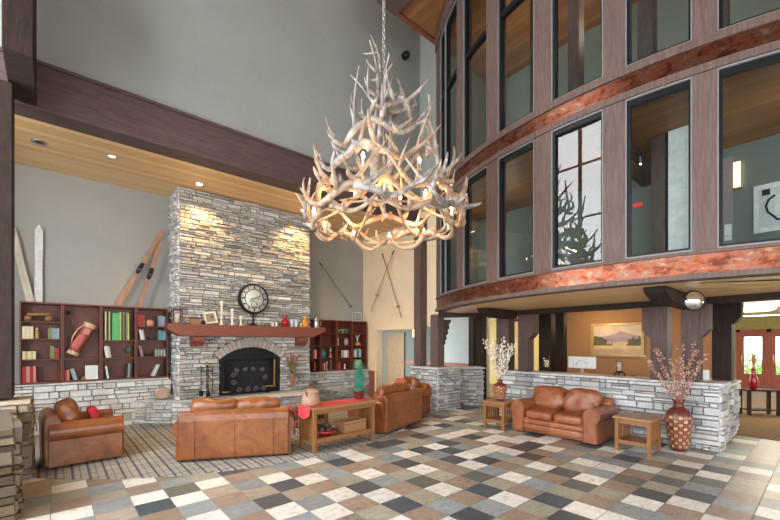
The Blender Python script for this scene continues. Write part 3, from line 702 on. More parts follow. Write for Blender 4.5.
for i in range(k):
    a0 = -40.7 + 81.4 * i / k + .25; a1 = -40.7 + 81.4 * (i + 1) / k - .25; vs = []
    c = rnd.choice([(.46, .42, .37), (.40, .37, .33), (.50, .47, .43), (.43, .38, .32)]); m.cur = c; d = FY - rnd.uniform(.035, .07)
    for y in (FY, d):
        for a, r in ((a0, ARI), (a1, ARI), (a1, ARO - .006), (a0, ARO - .006)): vs.append((AC[0] + r * math.sin(R(a)), y, AC[1] + r * math.cos(R(a))))
    m.add(vs, [(7, 6, 5, 4), (0, 1, 5, 4), (1, 2, 6, 5), (2, 3, 7, 6), (3, 0, 4, 7)])
m.cur = None; m.build('arch_stones', M['stone'], fp)
m = mb(); arc = [(AC[0] + ARI * math.sin(R(a)), AC[1] + ARI * math.cos(R(a))) for a in [-40.7 + 81.4 * i / 20 for i in range(21)]]
m.prism(arc + [(4.41, 1.36), (2.90, 1.36)], FY + .02, FY + .05, None, 'y')
m.box((2.90, FY + .02, .512), (3.02, FY + .05, 1.36)); m.box((4.29, FY + .02, .512), (4.41, FY + .05, 1.36)); m.box((3.02, FY + .02, .512), (4.29, FY + .05, .57))
m.build('firebox_frame', M['black'], fp)
m = mb(); m.box((2.885, 9.95, .512), (4.425, 9.97, 1.65)); m.box((2.885, FY + .06, .505), (4.425, 9.95, .52)); m.box((2.885, FY + .06, .52), (2.9, 9.95, 1.65)); m.box((4.41, FY + .06, .52), (4.425, 9.95, 1.65)); m.box((2.9, FY + .06, 1.63), (4.41, 9.95, 1.65))
m.build('firebox', plain('near black firebrick', (.03, .028, .028), .8), fp)  # lining in one even, nearly black colour
mb().box((2.98, FY + .0, .575), (3.16, FY + .018, .60)).build('brass_trim', M['brass'], fp)
m = mb(); m.box((4.05, FY + .0, .64), (4.28, FY + .018, .675)); m.box((4.245, FY, .675), (4.28, FY + .018, 1.34)); m.build('brass_trim', M['brass'], fp)
hp = [(1.32, 9.90), (1.5, 9.80), (1.93, 9.45), (2.45, 9.05), (3.1, 8.80), (4.1, 8.68), (4.62, 8.68), (5.2, 9.05), (5.34, 9.42), (5.3, 9.9)]
m = mb(); m.cur = (.1, .1, .095); m.prism(hp, .0, .455); m.cur = None
for i in range(len(hp) - 2):
    a, b = Vector((*hp[i], 0)), Vector((*hp[i + 1], 0)); stones(m, a, b - a, (0, 0, 1), (b - a).length, .455, 120 + i, PALW if i < 3 else PALG, (.06, .12), (.14, .4), (.01, .045), None, .0)
hearth = m.build('hearth', M['stone'], fp)
m = mb(); cx_, cy_ = 3.4, 9.6
hq = [(cx_ + (x - cx_) * 1.035, cy_ + (y - cy_) * (1.10 if y < 9.5 else 1)) for x, y in hp]; m.prism(hq, .458, .505); m.build('hearth_slab', M['cap'], fp, .01)
m = mb(); m.prism([(1.77, 2.16), (1.77, 2.04), (2.0, 1.90), (5.18, 1.90), (5.55, 2.07), (5.55, 2.16)], 9.02, 9.34, None, 'y'); mt = m.build('mantel_shelf', M['mantel'], fp, .012)
for x in (2.38, 4.92):
    mb().prism([(9.36, 1.89), (9.36, 1.68), (9.22, 1.68), (9.08, 1.80), (9.08, 1.89)], x - .12, x + .12, None, 'x').build('bracket', M['mantel'], mt, .008)

# ------------------------------------------------------------------ sofas
def roll_profile(s, x_in, x_out, zc=.49, r=.14):
    """arm section: straight panel carrying a roll that leans outward; s = side"""
    cx = (x_in + x_out) / 2 + .015; pts = [(x_in, .03), (x_out - .02, .03), (x_out - .02, zc - r * .72)]
    for i in range(15):
        a = R(-46 + (226 - -0) * i / 14); pts.append((cx + r * math.cos(a), zc + r * math.sin(a)))
    pts.append((x_in, zc - r * .7))
    P = [(s * x, z) for x, z in pts]
    return P if s > 0 else P[::-1]
def make_sofa(name, loc, facing, W, n, label, cat, lm, group=None, seed=0):
    rz = math.atan2(facing[0], -facing[1]); t = thing(name, loc, rz, label, cat, group); L = M[lm]; rnd = random.Random(seed)
    aw = .25; xi = W / 2 - aw; iw = 2 * xi
    mb().box((-xi - .02, -.40, .035), (xi + .02, .30, .31)).build('base', L, t, .015)
    m = mb(); m.puff((0, -.415, .135), (iw + .02, .07, .13), (8, 3, 3), None, 10); m.puff((0, -.42, .245), (iw + .02, .09, .10), (8, 3, 3), None, 10); m.build('front_rail', L, t)
    m = mb(); prof = [(.45, .03), (.465, .60), (.455, .68), (.42, .725), (.36, .74), (.30, .72), (.26, .66), (.24, .31), (.24, .03)]
    m.prism(prof, -W / 2 + .05, W / 2 - .05, None, 'x'); bk = m.build('back', L, t, .03, 3)
    m = mb()
    for k in ((-.27, .27) if n == 1 else (-.33, 0, .33)):
        mb().tube([(k * W, .452, .05), (k * W, .466, .60), (k * W, .456, .682), (k * W, .42, .729)], .004, 5).build('seam', L, bk)
    for s in (-1, 1):
        P = roll_profile(s, xi, W / 2)
        a = mb().prism(P, -.44, .40, None, 'y').build('arm', L, t, .018, 2)
        cx = sum(p[0] for p in P) / len(P); cz = .36
        Q = [(cx + (x - cx) * .82, cz + (z - cz) * .86) for x, z in P]
        mb().prism(Q, -.458, -.444, None, 'y').build('arm_panel', L, a, .006)
        pp = mb(); pp.tube([(cx + (x - cx) * .96, -.447, cz + (z - cz) * .97) for x, z in P + P[:1]], .007, 5, False); pp.build('piping', L, a)
    for i in range(n):
        x = -xi + iw * (i + .5) / n
        mb().puff((x, -.12, .385), (iw / n - .006, .66, .19), (7, 6, 3), Matrix.Rotation(R(2), 4, 'X'), 12, .012, seed + i).build('seat_cushion', L, t)
        mb().puff((x * (1.10 if n > 1 else 1), .15, .655), (iw / n + (.11 if n > 1 else .06), .27, .47), (5, 2.6, 3.4), Matrix.Rotation(R(-14), 4, 'X'), 20, .17, seed + i + 5).build('back_cushion', L, t)
    for sx in (-1, 1):
        for y in (-.36, .36): mb().lathe([(.022, 0), (.03, .01), (.035, .03)], 8, None, (sx * (W / 2 - .1), y, 0)).build('foot', M['timberdk'], t)
    return t
Z1 = .013
make_sofa('loveseat', (2.23, 6.25, Z1), (.45, .893), 1.66, 2, 'caramel leather loveseat seen from behind, facing the fireplace', 'sofa', 'leather', 'leather seats in the hall', 1)
make_sofa('loveseat', (5.30, 6.19, Z1), (-.3, .953), 1.58, 2, 'caramel leather loveseat angled beside the red cloth console table', 'sofa', 'leather', 'leather seats in the hall', 2)
make_sofa('loveseat', (7.34, 3.41, .0), (-1, 0), 1.62, 2, 'tan leather loveseat with rolled arms against the stone reception wall', 'sofa', 'leather2', 'leather seats in the hall', 3)
make_sofa('armchair', (6.70, 7.12, Z1 if False else .0), (-1, 0.05), 1.02, 1, 'caramel leather armchair by the stone pillar with a red cushion', 'armchair', 'leather', 'leather seats in the hall', 4)
make_sofa('armchair', (.31, 7.56, Z1), (1, 0.06), 1.08, 1, 'caramel leather armchair beside the rough stone pier', 'armchair', 'leather', 'leather seats in the hall', 5)
o = mb().puff((0, 0, 0), (.36, .13, .28), (5, 2.2, 5), None, 12).build('throw_pillow', M['red'], None, 0, 2, (.465, 7.53, .640)); o.rotation_euler = (R(-18), 0, R(93))
tag(o, 'dark red throw pillow in the armchair beside the stone pier', 'pillow')
o = mb().puff((0, 0, 0), (.38, .13, .34), (5, 2.2, 5), None, 12).build('throw_pillow', plain('coral cloth', (.50, .10, .06), .8), None, 0, 2, (6.53, 7.13, .70)); o.rotation_euler = (R(-16), 0, R(-92))
tag(o, 'coral red throw pillow in the armchair by the pillar', 'pillow')
# throw over the arm of the centre loveseat
rz = math.atan2(.45, .893 * -1)
m = mb(); cols = 9; rows = 14; vs = []
for i in range(rows):
    t_ = i / (rows - 1); a = R(-20 + 150 * t_) if t_ < .62 else None
    for j in range(cols):
        y = -.36 + .34 * j / (cols - 1)
        if t_ < .62:
            aa = R(100 - 130 * t_ / .62); x = -.735 - .147 * math.cos(aa); z = .50 + .147 * math.sin(aa)
        else:
            x = -.735 - .147 * math.cos(R(-30)) - .012 * math.sin(j * 1.7) - .01 * (t_ - .62); z = .50 + .147 * math.sin(R(-30)) - (t_ - .62) * .55
        vs.append((x + .004 * math.sin(j * 2.1 + i), y + .01 * math.sin(i * 1.3), z))
m.smooth = True; m.add(vs, [(i * cols + j, (i + 1) * cols + j, (i + 1) * cols + j + 1, i * cols + j + 1) for i in range(rows - 1) for j in range(cols - 1)])
o = m.build('throw_blanket', M['runner'], None, 0, 2, (2.23, 6.25, Z1)); o.rotation_euler = (0, 0, math.atan2(.45, -.893))
sm = o.modifiers.new('thick', 'SOLIDIFY'); sm.thickness = .006; sm.offset = 1
tag(o, 'red throw draped over the arm of the loveseat facing the fireplace', 'blanket')

# ------------------------------------------------------------------ tables
def end_table(loc, rz, w, d, h, label, name='end_table', slats=4, shelf=.16, mat='oak', apron=True):
    t = thing(name, loc, rz, label, 'table'); W = w - .05; D = d - .05
    mb().cbox((0, 0, h - .0175), (w, d, .035)).build('top', M[mat + 'r' if mat == 'oak' else mat], t, .006)
    for sx in (-1, 1):
        for sy in (-1, 1): mb().cbox((sx * (W / 2 - .03), sy * (D / 2 - .03), (h - .035) / 2), (.055, .055, h - .036)).build('leg', M['oakz'], t, .004)
    m = mb()
    for sy in (-1, 1): m.cbox((0, sy * (D / 2 - .03), h - .075), (W - .115, .022, .075))
    for sx in (-1, 1): m.cbox((sx * (W / 2 - .03), 0, h - .075), (.022, D - .115, .075))
    m.build('apron', M['oak'], t)
    m = mb()
    m.cbox((0, 0, shelf), (W - .02, D - .125, .022)); 
    m.build('shelf', M['oak'], t)
    m = mb()
    for sy in (-1, 1): m.cbox((0, sy * (D / 2 - .03), shelf - .005), (W - .115, .025, .06))
    for sx in (-1, 1): m.cbox((sx * (W / 2 - .03), 0, shelf - .005), (.025, D - .115, .06))
    m.build('stretcher', M['oak'], t)
    for sx in (-1, 1):
        m = mb()
        for k in range(slats):
            y = (k - (slats - 1) / 2) * (D - .16) / slats; m.cbox((sx * (W / 2 - .03), y, (h + shelf) / 2 - .045), (.014, .035, h - shelf - .14))
        m.build('slat', M['oakz'], t)
    return t
end_table((7.19, 2.10, 0), R(90), .56, .60, .56, 'golden oak end table between the tan loveseat and the mosaic floor vase', slats=5)
end_table((7.00, 4.55, 0), R(90), .54, .56, .56, 'golden oak end table under the white blossom vase', slats=5)
ct = end_table((3.69, 5.59, Z1), R(1), 1.30, .52, .715, 'long golden oak console table with a red cloth runner', 'console_table', 6, .19)
end_table((4.05, 7.15, Z1), R(20), .62, .5, .46, 'small oak slatted table seen beneath the console table', 'coffee_table', 6, .14)
# runner on the console
zt = .715 + Z1; m = mb(); n = 22; vs = []
prof = [(-.69, -.21), (-.672, -.13), (-.663, -.05), (-.662, -.005), (-.659, .0075), (-.64, .0075)] + [(-.6 + 1.24 * i / 14, .0045) for i in range(15)]
for x, z in prof:
    for j in range(6): 
        y = -.17 + .34 * j / 5; hang = -.665 < x < -.63 and z < -.01
        vs.append((x - (.012 * math.sin(j * 2.2) ** 2 if z < -.01 else 0), y, z - (-.07 * abs(j - 2.5) / 2.5 if z < -.2 else 0)))
m.smooth = True; m.add(vs, [(i * 6 + j, i * 6 + j + 1, (i + 1) * 6 + j + 1, (i + 1) * 6 + j) for i in range(len(prof) - 1) for j in range(5)])
o = m.build('table_runner', M['runner'], None, 0, 2, (3.69, 5.59, zt)); o.rotation_euler = (0, 0, R(1)); tag(o, 'red cloth runner hanging over the end of the console table', 'cloth')
# creel basket
t = thing('creel_basket', (3.17, 5.62, zt + .009), R(15), 'wicker creel basket with a curved lid on the red runner', 'basket')
m = mb(); m.lathe([(.13, 0), (.155, .02), (.15, .08), (.135, .15), (.12, .20), (.11, .215)], 20); 
m.build('body', M['wicker'], t)
m = mb(); m.lathe([(.128, .218), (.13, .232), (.10, .25), (.05, .265), (0, .27)], 20, Matrix.Rotation(R(6), 4, 'X'), (0, 0, .0)); m.build('lid', M['wicker'], t)
m = mb(); m.tube([(-.14, -.05, .16), (-.15, -.02, .24), (-.08, 0, .31), (.06, .02, .33), (.13, .04, .28), (.12, .05, .19)], .009, 6); m.build('strap', M['leather'], t)
# teal grass in a dark pot
t = thing('potted_plant', (4.18, 5.66, zt + .006), 0, 'tall teal ornamental grass in a dark red pot on the console table', 'plant')
m = mb(); m.lathe([(.075, 0), (.085, .02), (.088, .13), (.095, .135), (.095, .155), (.08, .155), (.078, .12), (0, .12)], 18); m.build('pot', M['pot'], t)
m = mb(); rnd = random.Random(4)
for i in range(150):
    a = rnd.uniform(0, 2 * PI); r = .06 * math.sqrt(rnd.random()); x, y = r * math.cos(a), r * math.sin(a); h = rnd.uniform(.4, .56); k = rnd.uniform(.6, 1.5)
    m.tube([(x, y, .11), (x * 1.3 * k, y * 1.3 * k, .11 + h * .5), (x * 1.5 * k + rnd.uniform(-.02, .02), y * 1.5 * k + rnd.uniform(-.02, .02), .11 + h)], [.004, .0035, .0008], 3, False)
m.build('grass_blade', M['grassblade'], t)
# bowl with pine cones, wooden crate on the console's lower shelf
zs = .19 + .011 + Z1 + .002
t = thing('bowl', (3.40, 5.54, zs), 0, 'dark red bowl on the lower shelf of the console table', 'bowl')
m = mb(); m.lathe([(.07, 0), (.09, .006), (.17, .06), (.195, .095), (.188, .095), (.16, .062), (.08, .018), (0, .014)], 22); m.build('dish', M['redgloss'], t)
for k, (x, y, z) in enumerate(((-.075, -.03, .105), (.02, -.06, .105), (.08, .02, .108), (-.02, .055, .108), (.01, -.005, .168))):
    m = mb(); rr = .052
    for q in range(6):
        z0 = -.8 * rr + q * rr * .3; r0 = rr * math.sin(PI * (q + .8) / 6.6); m.lathe([(r0 * .5, z0), (r0, z0 + rr * .12), (r0 * .7, z0 + rr * .34)], 9)
    o = m.build('pine_cone', plain('pine cone %d' % k, (.11, .06, .045), .8), None, 0, 2, (3.40 + x * 1.15, 5.54 + y * 1.15, zs + z)); o.rotation_euler = (k * .7, k * .4, k)
    tag(o, 'brown pine cone heaped in the dark red bowl', 'pine cone', 'pine cones in the red bowl')
t = thing('crate', (3.93, 5.56, zs), R(3), 'pale wooden crate on the lower shelf of the console table', 'box')
m = mb(); W, D, H, th = .48, .26, .20, .018
m.box((-W / 2, -D / 2, 0), (W / 2, -D / 2 + th, H)); m.box((-W / 2, D / 2 - th, 0), (W / 2, D / 2, H)); m.box((-W / 2, -D / 2 + th, 0), (-W / 2 + th, D / 2 - th, H)); m.box((W / 2 - th, -D / 2 + th, 0), (W / 2, D / 2 - th, H)); m.box((-W / 2 + th, -D / 2 + th, 0), (W / 2 - th, D / 2 - th, .015))
m.build('body', M['oakr'], t, .003)
m = mb(); m.box((-W / 2 - .004, -D / 2 - .004, H - .05), (W / 2 + .004, -D / 2 - .0005, H - .044)); m.build('groove', M['timberdk'], t)

# ------------------------------------------------------------------ mosaic vases and branches
def mosaic_vase(name, loc, s, label, rs=1.0, body='pot'):
    t = thing(name, loc, 0, label, 'vase')
    pr = [(.115, 0), (.13, .01), (.155, .12), (.19, .30), (.215, .46), (.22, .54), (.205, .62), (.16, .68), (.105, .71), (.085, .74), (.08, .79), (.10, .83), (.115, .85), (.105, .85), (.07, .80), (.07, .66), (.05, .40), (0, .38)]
    pr = [(r * rs, z) for r, z in pr]
    m = mb(); m.lathe([(r * s, z * s) for r, z in pr], 28); m.build('body', M[body], t)
    m = mb(); rnd = random.Random(3); rows = 9; N = 17
    def rad(z):
        for (r0, z0), (r1, z1) in zip(pr, pr[1:]):
            if z0 <= z <= z1: return r0 + (r1 - r0) * (z - z0) / (z1 - z0)
    for q in range(rows):
        z0 = .06 + q * .06; z1 = z0 + .048
        for k in range(N):
            a0 = 2 * PI * (k + .1) / N; a1 = 2 * PI * (k + .9) / N
            c = (.54, .31, .19) if (k + q) % 2 else (.25, .09, .05); f = rnd.uniform(.8, 1.2); m.cur = tuple(x * f for x in c)
            vs = []
            for e in (.0, .005):
                for a, z in ((a0, z0), (a1, z0), (a1, z1), (a0, z1)): r = rad(z) + e + .001; vs.append((r * math.cos(a) * s, r * math.sin(a) * s, z * s))
            m.add(vs, [(4, 5, 6, 7), (0, 1, 5, 4), (1, 2, 6, 5), (2, 3, 7, 6), (3, 0, 4, 7)])
    m.cur = None; m.build('mosaic', attr_mat('mosaic glaze ' + name + str(s), .25, 30, .2, .1), t)
    return t
mosaic_vase('floor_vase', (7.68, 1.66, 0), .98, 'tall mosaic floor vase of gold and brown squares by the reception wall', .86)
mosaic_vase('vase', (7.0, 4.56, .563), .50, 'small brown mosaic vase on the oak end table by the loveseat', 1.3)
def octa(m, p, r):
    p = Vector(p); d = [Vector(q) * r for q in ((1, 0, 0), (-1, 0, 0), (0, 1, 0), (0, -1, 0), (0, 0, 1.2), (0, 0, -1.2))]
    m.add([p + q for q in d], [(0, 2, 4), (2, 1, 4), (1, 3, 4), (3, 0, 4), (2, 0, 5), (1, 2, 5), (3, 1, 5), (0, 3, 5)])
def bouquet(loc, label, seed, stems, h, spread, pal, rb, base, twigcol='twig', dens=26, start=.35):
    t = thing('branch_bouquet', loc, 0, label, 'branches'); rnd = random.Random(seed); bm = mb(); bm.smooth = False
    for i in range(stems):
        a = 2 * PI * i / stems + rnd.uniform(-.3, .3); sp = spread * rnd.uniform(.35, 1); hh = h * rnd.uniform(.7, 1.0)
        P = []
        for q in range(8):
            f = q / 7; r = base * .5 + sp * f ** 1.25; P.append(Vector((r * math.cos(a) + .02 * math.sin(q * 2 + i), r * math.sin(a) + .02 * math.cos(q * 1.7 + i), hh * f)))
            if f < .2: P[-1].x = base * .5 * math.cos(a); P[-1].y = base * .5 * math.sin(a)
        mb().tube(P, [.007 - .005 * q / 7 for q in range(8)], 5).build('twig', M[twigcol], t)
        for q in range(dens):
            f = start + (1 - start) * rnd.random(); k = min(6, int(f * 7)); p = P[k].lerp(P[k + 1], f * 7 - k); o = rb * 2.2
            bm.cur = rnd.choice(pal); octa(bm, p + Vector((rnd.uniform(-o, o), rnd.uniform(-o, o), rnd.uniform(-o, o))), rb * rnd.uniform(.6, 1.2))
    bm.cur = None; bm.build('blossom', M['foliage'], t); return t
bouquet((7.68, 1.66, .62), 'dry branches with pink and rust berries in the floor vase', 5, 13, 1.14, .50, [(.52, .24, .18), (.62, .38, .31), (.44, .17, .13), (.70, .55, .48), (.45, .30, .25)], .014, .05, dens=52, start=.22)
m = mb()
t = bouquet((7.0, 4.56, .945), 'white blossom branches in the small mosaic vase', 8, 12, .95, .34, [(.80, .77, .66), (.74, .70, .55), (.85, .84, .78), (.62, .55, .35)], .021, .022, dens=36, start=.15)

# ------------------------------------------------------------------ bookcases and their contents
SPINE = [2.53, 2.17, 1.83, 1.44]
def bookcase(x, w, z0, z1, shelves, label):
    t = thing('bookcase', (x + w / 2, 9.93, z0), 0, label, 'bookcase', 'red cherry bookcases'); h = z1 - z0; a = w / 2 - .002; d = .29
    m = mb(); m.box((-a, 0, 0), (-a + .025, d, h)); m.box((a - .025, 0, 0), (a, d, h)); m.box((-a + .025, 0, h - .03), (a - .025, d, h)); m.box((-a + .025, 0, 0), (a - .025, d, .03)); m.build('case', M['cherry'], t, .002)
    mb().box((-a + .025, d - .012, .03), (a - .025, d, h - .03)).build('back_panel', M['cherry'], t)
    for z in shelves: mb().box((-a + .026, .004, z - z0 - .022), (a - .026, d - .013, z - z0)).build('shelf', M['cherry'], t)
    return t
LX = [-.49, .12, .73, 1.34]; BW = .61; Z0L, Z1L = .976, 2.53
bookcase(LX[0], BW, Z0L, Z1L, (1.44, 1.83, 2.16), 'red cherry bookcase nearest the stone pier')
bookcase(LX[1], BW, Z0L, Z1L, (1.44,), 'red cherry bookcase holding the golf bag')
bookcase(LX[2], BW, Z0L, Z1L, (1.44, 1.81), 'red cherry bookcase with the tall green volumes')
bookcase(LX[3], BW, Z0L, Z1L, (1.45, 1.82, 2.12), 'red cherry bookcase touching the chimney on the golf bag wall')
RX = [5.36, 5.93, 6.50, 7.07]; RWD = .57; Z0R, Z1R = .906, 2.44
for k, x in enumerate(RX): bookcase(x, RWD, Z0R, Z1R, (1.30, 1.68, 2.05), ['red cherry bookcase partly behind the mantel end', 'red cherry bookcase with the teal vase', 'red cherry bookcase between the teal vase and the corner bookcase', 'red cherry bookcase in the corner by the tan wall'][k])
FLOORZ = lambda z: z + .0015
CN = {'r': ((.36, .04, .04), 'red'), 'p': ((.55, .22, .2), 'pink'), 'c': ((.68, .60, .42), 'cream'), 'w': ((.75, .74, .70), 'white'), 'b': ((.25, .33, .40), 'grey blue'), 'k': ((.04, .04, .05), 'black'), 'g': ((.20, .25, .10), 'olive green'), 'e': ((.10, .42, .16), 'bright green'), 'y': ((.50, .50, .22), 'yellow green'), 't': ((.10, .32, .36), 'teal'), 'm': ((.30, .17, .25), 'mauve'), 's': ((.38, .38, .37), 'grey'), 'n': ((.22, .10, .05), 'brown'), 'o': ((.55, .42, .18), 'ochre')}
BOOKS = {}
def books(x, z, spec, where, side, group, lean=0, y=9.955):
    """spec: list of (colour, thickness, height); x is where the row starts; side says from which end one counts"""
    ORDN = ['first', 'second', 'third', 'fourth', 'fifth', 'sixth', 'seventh', 'eighth', 'ninth', 'tenth', 'eleventh', 'twelfth']
    N = len(spec); px_ = x
    for i, (c, tk, h) in enumerate(spec):
        col, cn = CN[c]; m = mb(); dp = .19; e = .004
        m.cur = col
        m.box((0, 0, 0), (e, dp, h)); m.box((tk - e, 0, 0), (tk, dp, h)); m.prism([(e, 0), (tk - e, 0), (tk - e, e * 1.5), (e, e * 1.5)], 0, h)
        m.cur = (.72, .66, .52); m.box((e, e * 1.5, .006), (tk - e, dp - .006, h - .006)); m.cur = None
        o = m.build('book', M['book']); 
        o.location = (px_, y + (i * 7 % 3) * .006, FLOORZ(z))
        if lean: 
            o.rotation_euler = (0, R(lean), 0)
            if lean < 0: o.location.z += tk * math.sin(R(-lean)) * 0 + .0; o.location.z = FLOORZ(z) + 0; o.location.x += 0
            if lean > 0: o.location.z = FLOORZ(z) + tk * math.sin(R(lean))
            px_ += tk / math.cos(R(lean)) + .003
        else: px_ += tk + .0025
        k = i if side == 0 else N - 1 - i
        lab = '%s book, %s from the %s, %s' % (cn, ORDN[k], side_name(side), where.replace('shelf of the ', 'shelf, ').replace('shelf of ', 'shelf, '))
        tag(o, lab, 'book', group)
    return px_
SN = ['']
def side_name(s): return SN[0][s]
M['book'] = attr_mat('book cloth', .6, 40, .25, .1)
SN[0] = ('pier end', 'chimney end')
P_, G_ = LX[0] + .03, 'books in the golf bag wall bookcases'
books(P_ + .005, 1.83, [('c', .05, .235), ('c', .05, .235), ('c', .05, .235)], 'second shelf of the pier bookcase', 0, G_)
books(P_ + .37, 1.83, [('g', .028, .20), ('g', .026, .22), ('b', .035, .21), ('b', .035, .20), ('s', .03, .21)], 'second shelf of the pier bookcase', 1, G_)
books(P_ + .01, 1.44, [('c', .035, .15), ('o', .035, .15), ('c', .035, .15), ('y', .035, .155), ('c', .035, .15)], 'third shelf of the pier bookcase', 0, G_)
books(P_ + .40, 1.44, [('g', .03, .26), ('g', .03, .24), ('r', .032, .22), ('r', .032, .21)], 'third shelf of the pier bookcase', 1, G_)
books(P_ + .01, 1.006, [('r', .05, .30), ('p', .05, .30), ('r', .04, .29), ('p', .04, .30)], 'bottom shelf of the pier bookcase', 0, G_)
P_ = LX[1] + .03
books(P_ + .005, 1.006, [('r', .035, .22), ('p', .035, .21)], 'bottom shelf of the golf bag bookcase', 0, G_)
books(P_ + .14, 1.006, [('b', .03, .23), ('s', .03, .23)], 'leaning, bottom shelf of the golf bag bookcase', 0, G_, -14)
P_ = LX[2] + .03
books(P_ + .035, 1.81, [('y', .025, .60), ('k', .035, .58), ('y', .025, .60), ('k', .03, .58), ('e', .13, .57), ('y', .026, .60), ('k', .02, .58), ('g', .03, .60), ('k', .02, .57), ('g', .03, .60), ('y', .026, .58)], 'tall set in the green volume bookcase', 0, G_)
books(P_ + .055, 1.44, [('w', .03, .24), ('c', .03, .25), ('s', .03, .23)], 'leaning, middle shelf of green volume bookcase', 0, G_, -9)
books(P_ + .075, 1.006, [('w', .03, .26), ('k', .04, .25)], 'leaning, bottom shelf of green volume bookcase', 0, G_, -8)
books(P_ + .39, 1.006, [('k', .035, .28), ('s', .03, .30), ('k', .04, .29)], 'bottom shelf of the green volume bookcase', 1, G_, 4)
P_ = LX[3] + .03
books(P_ + .005, 2.12, [('r', .05, .25), ('r', .05, .25), ('n', .03, .23)], 'top shelf of the chimney bookcase', 0, G_)
books(P_ + .40, 2.12, [('b', .05, .24), ('s', .04, .24), ('b', .04, .23)], 'top shelf of the chimney bookcase', 1, G_)
books(P_ + .06, 1.82, [('w', .03, .22), ('w', .03, .21), ('s', .02, .22)], 'leaning, second shelf of the chimney bookcase', 0, G_, -10)
books(P_ + .40, 1.82, [('t', .045, .22), ('t', .045, .20), ('b', .045, .21)], 'second shelf of the chimney bookcase', 1, G_)
books(P_ + .06, 1.45, [('m', .028, .25), ('m', .028, .24)], 'leaning, third shelf of the chimney bookcase', 0, G_, -12)
books(P_ + .27, 1.006, [('w', .03, .27), ('s', .03, .28), ('k', .04, .28)], 'leaning, bottom shelf of the chimney bookcase', 1, G_, 22)
SN[0] = ('mantel side', 'tan wall side'); G2 = 'books in the corner bookcases'
P_ = RX[0] + .03
books(P_ + .33, 1.30, [('p', .04, .26), ('c', .035, .24), ('r', .03, .25)], 'third shelf behind the mantel end', 0, G2)
books(P_ + .33, .936, [('r', .03, .24), ('n', .035, .26)], 'bottom shelf behind the mantel end', 0, G2)
P_ = RX[1] + .03
books(P_ + .05, .936, [('n', .03, .22), ('r', .03, .2), ('c', .03, .21)], 'bottom shelf of the teal vase bookcase', 0, G2)
P_ = RX[2] + .03
books(P_ + .26, 1.30, [('w', .05, .22), ('w', .05, .21), ('s', .03, .23), ('p', .03, .22)], 'third shelf beside the corner bookcase', 1, G2)
books(P_ + .02, .936, [('r', .03, .2), ('n', .04, .22), ('r', .03, .21)], 'bottom shelf beside the corner bookcase', 0, G2)
P_ = RX[3] + .03
books(P_ + .09, 1.30, [('w', .04, .22), ('b', .05, .25), ('k', .03, .24), ('t', .05, .25), ('w', .03, .26), ('s', .035, .24), ('k', .04, .25)], 'third shelf of the corner bookcase', 0, G2)
# ------------------------------------------------------------------ objects on the shelves
def lathe_thing(name, loc, prof, mat, label, cat, n=18, s=1):
    o = mb().lathe([(r * s, z * s) for r, z in prof], n).build(name, M[mat] if isinstance(mat, str) else mat, None, 0, 2, loc); return tag(o, label, cat)
JAR = [(.035, 0), (.05, .01), (.055, .06), (.045, .10), (.03, .115), (.034, .13), (.0, .13)]
t = thing('model_cart', (LX[0] + .24, 10.03, 2.1615), 0, 'wooden model log cart on the top shelf of the pier bookcase', 'model')
m = mb(); m.tube([(-.14, 0, .13), (.20, 0, .15)], .032, 10); m.build('log', M['oakr'], t)
for x in (-.13, .17): 
    mb().lathe([(0, -.02), (.06, -.02), (.06, .02), (0, .02)], 14, Matrix.Rotation(R(90), 4, 'X'), (x, -.03, .06)).build('wheel', M['oak'], t)
    mb().lathe([(0, -.012), (.06, -.012), (.06, .012), (0, .012)], 14, Matrix.Rotation(R(90), 4, 'X'), (x, .05, .06)).build('wheel', M['oak'], t)
mb().box((-.14, -.005, .065), (.19, .033, .10)).build('frame', M['timberdk'], t)
t = thing('figurine', (LX[0] + .24, 10.03, 1.8315), 0, 'small orange and tan figurine beside the cream books', 'figurine')
mb().lathe([(.035, 0), (.04, .02), (.028, .07), (.036, .12), (.02, .155), (0, .158)], 12).build('body', cmat((.45, .22, .08)), t); mb().puff((0, -.005, .185), (.05, .05, .06), (2, 2, 2), None, 6).build('head', cmat((.5, .36, .22)), t)
# golf bag leaning in the second bookcase
t = thing('golf_bag', (LX[1] + .30, 10.06, 1.4575), 0, 'old red leather golf bag tilted across the second bookcase', 'golf bag')
T = Matrix.Translation((-.155, 0, .06)) @ Matrix.Rotation(R(26), 4, 'Y') @ Matrix.Scale(.97, 4)
def tf(m, T): m.v = [tuple(T @ Vector(v)) for v in m.v]; return m
m = mb(); m.lathe([(0, 0), (.10, .002), (.112, .02), (.108, .3), (.112, .55), (.118, .70), (.113, .72), (.095, .72), (.095, .64), (0, .64)], 18); tf(m, T).build('bag', M['golf'] if 'golf' in M else leather('red leather', (.22, .05, .035), (.34, .085, .06), (.45, .2, .15)), t)
m = mb(); m.lathe([(.110, .0), (.116, .005), (.115, .07), (.110, .075)], 18, None, (0, 0, 0), False); tf(m, T).build('cuff', cmat((.55, .38, .25)), t)
m = mb(); m.lathe([(.114, .62), (.120, .625), (.122, .71), (.117, .715)], 18, None, (0, 0, 0), False); tf(m, T).build('cuff', cmat((.55, .38, .25)), t)
m = mb(); m.puff((-.02, -.115, .28), (.15, .06, .32), (4, 2.5, 4), None, 8); tf(m, T).build('pocket', cmat((.42, .10, .08)), t)
m = mb(); m.puff((.01, -.12, .53), (.12, .05, .13), (4, 2.5, 4), None, 8); tf(m, T).build('pocket', cmat((.50, .20, .16)), t)
m = mb(); m.tube([(-.10, -.05, .62), (-.145, -.08, .52), (-.15, -.08, .34), (-.10, -.05, .18)], .014, 6); tf(m, T).build('strap', cmat((.6, .36, .28)), t)
m = mb(); 
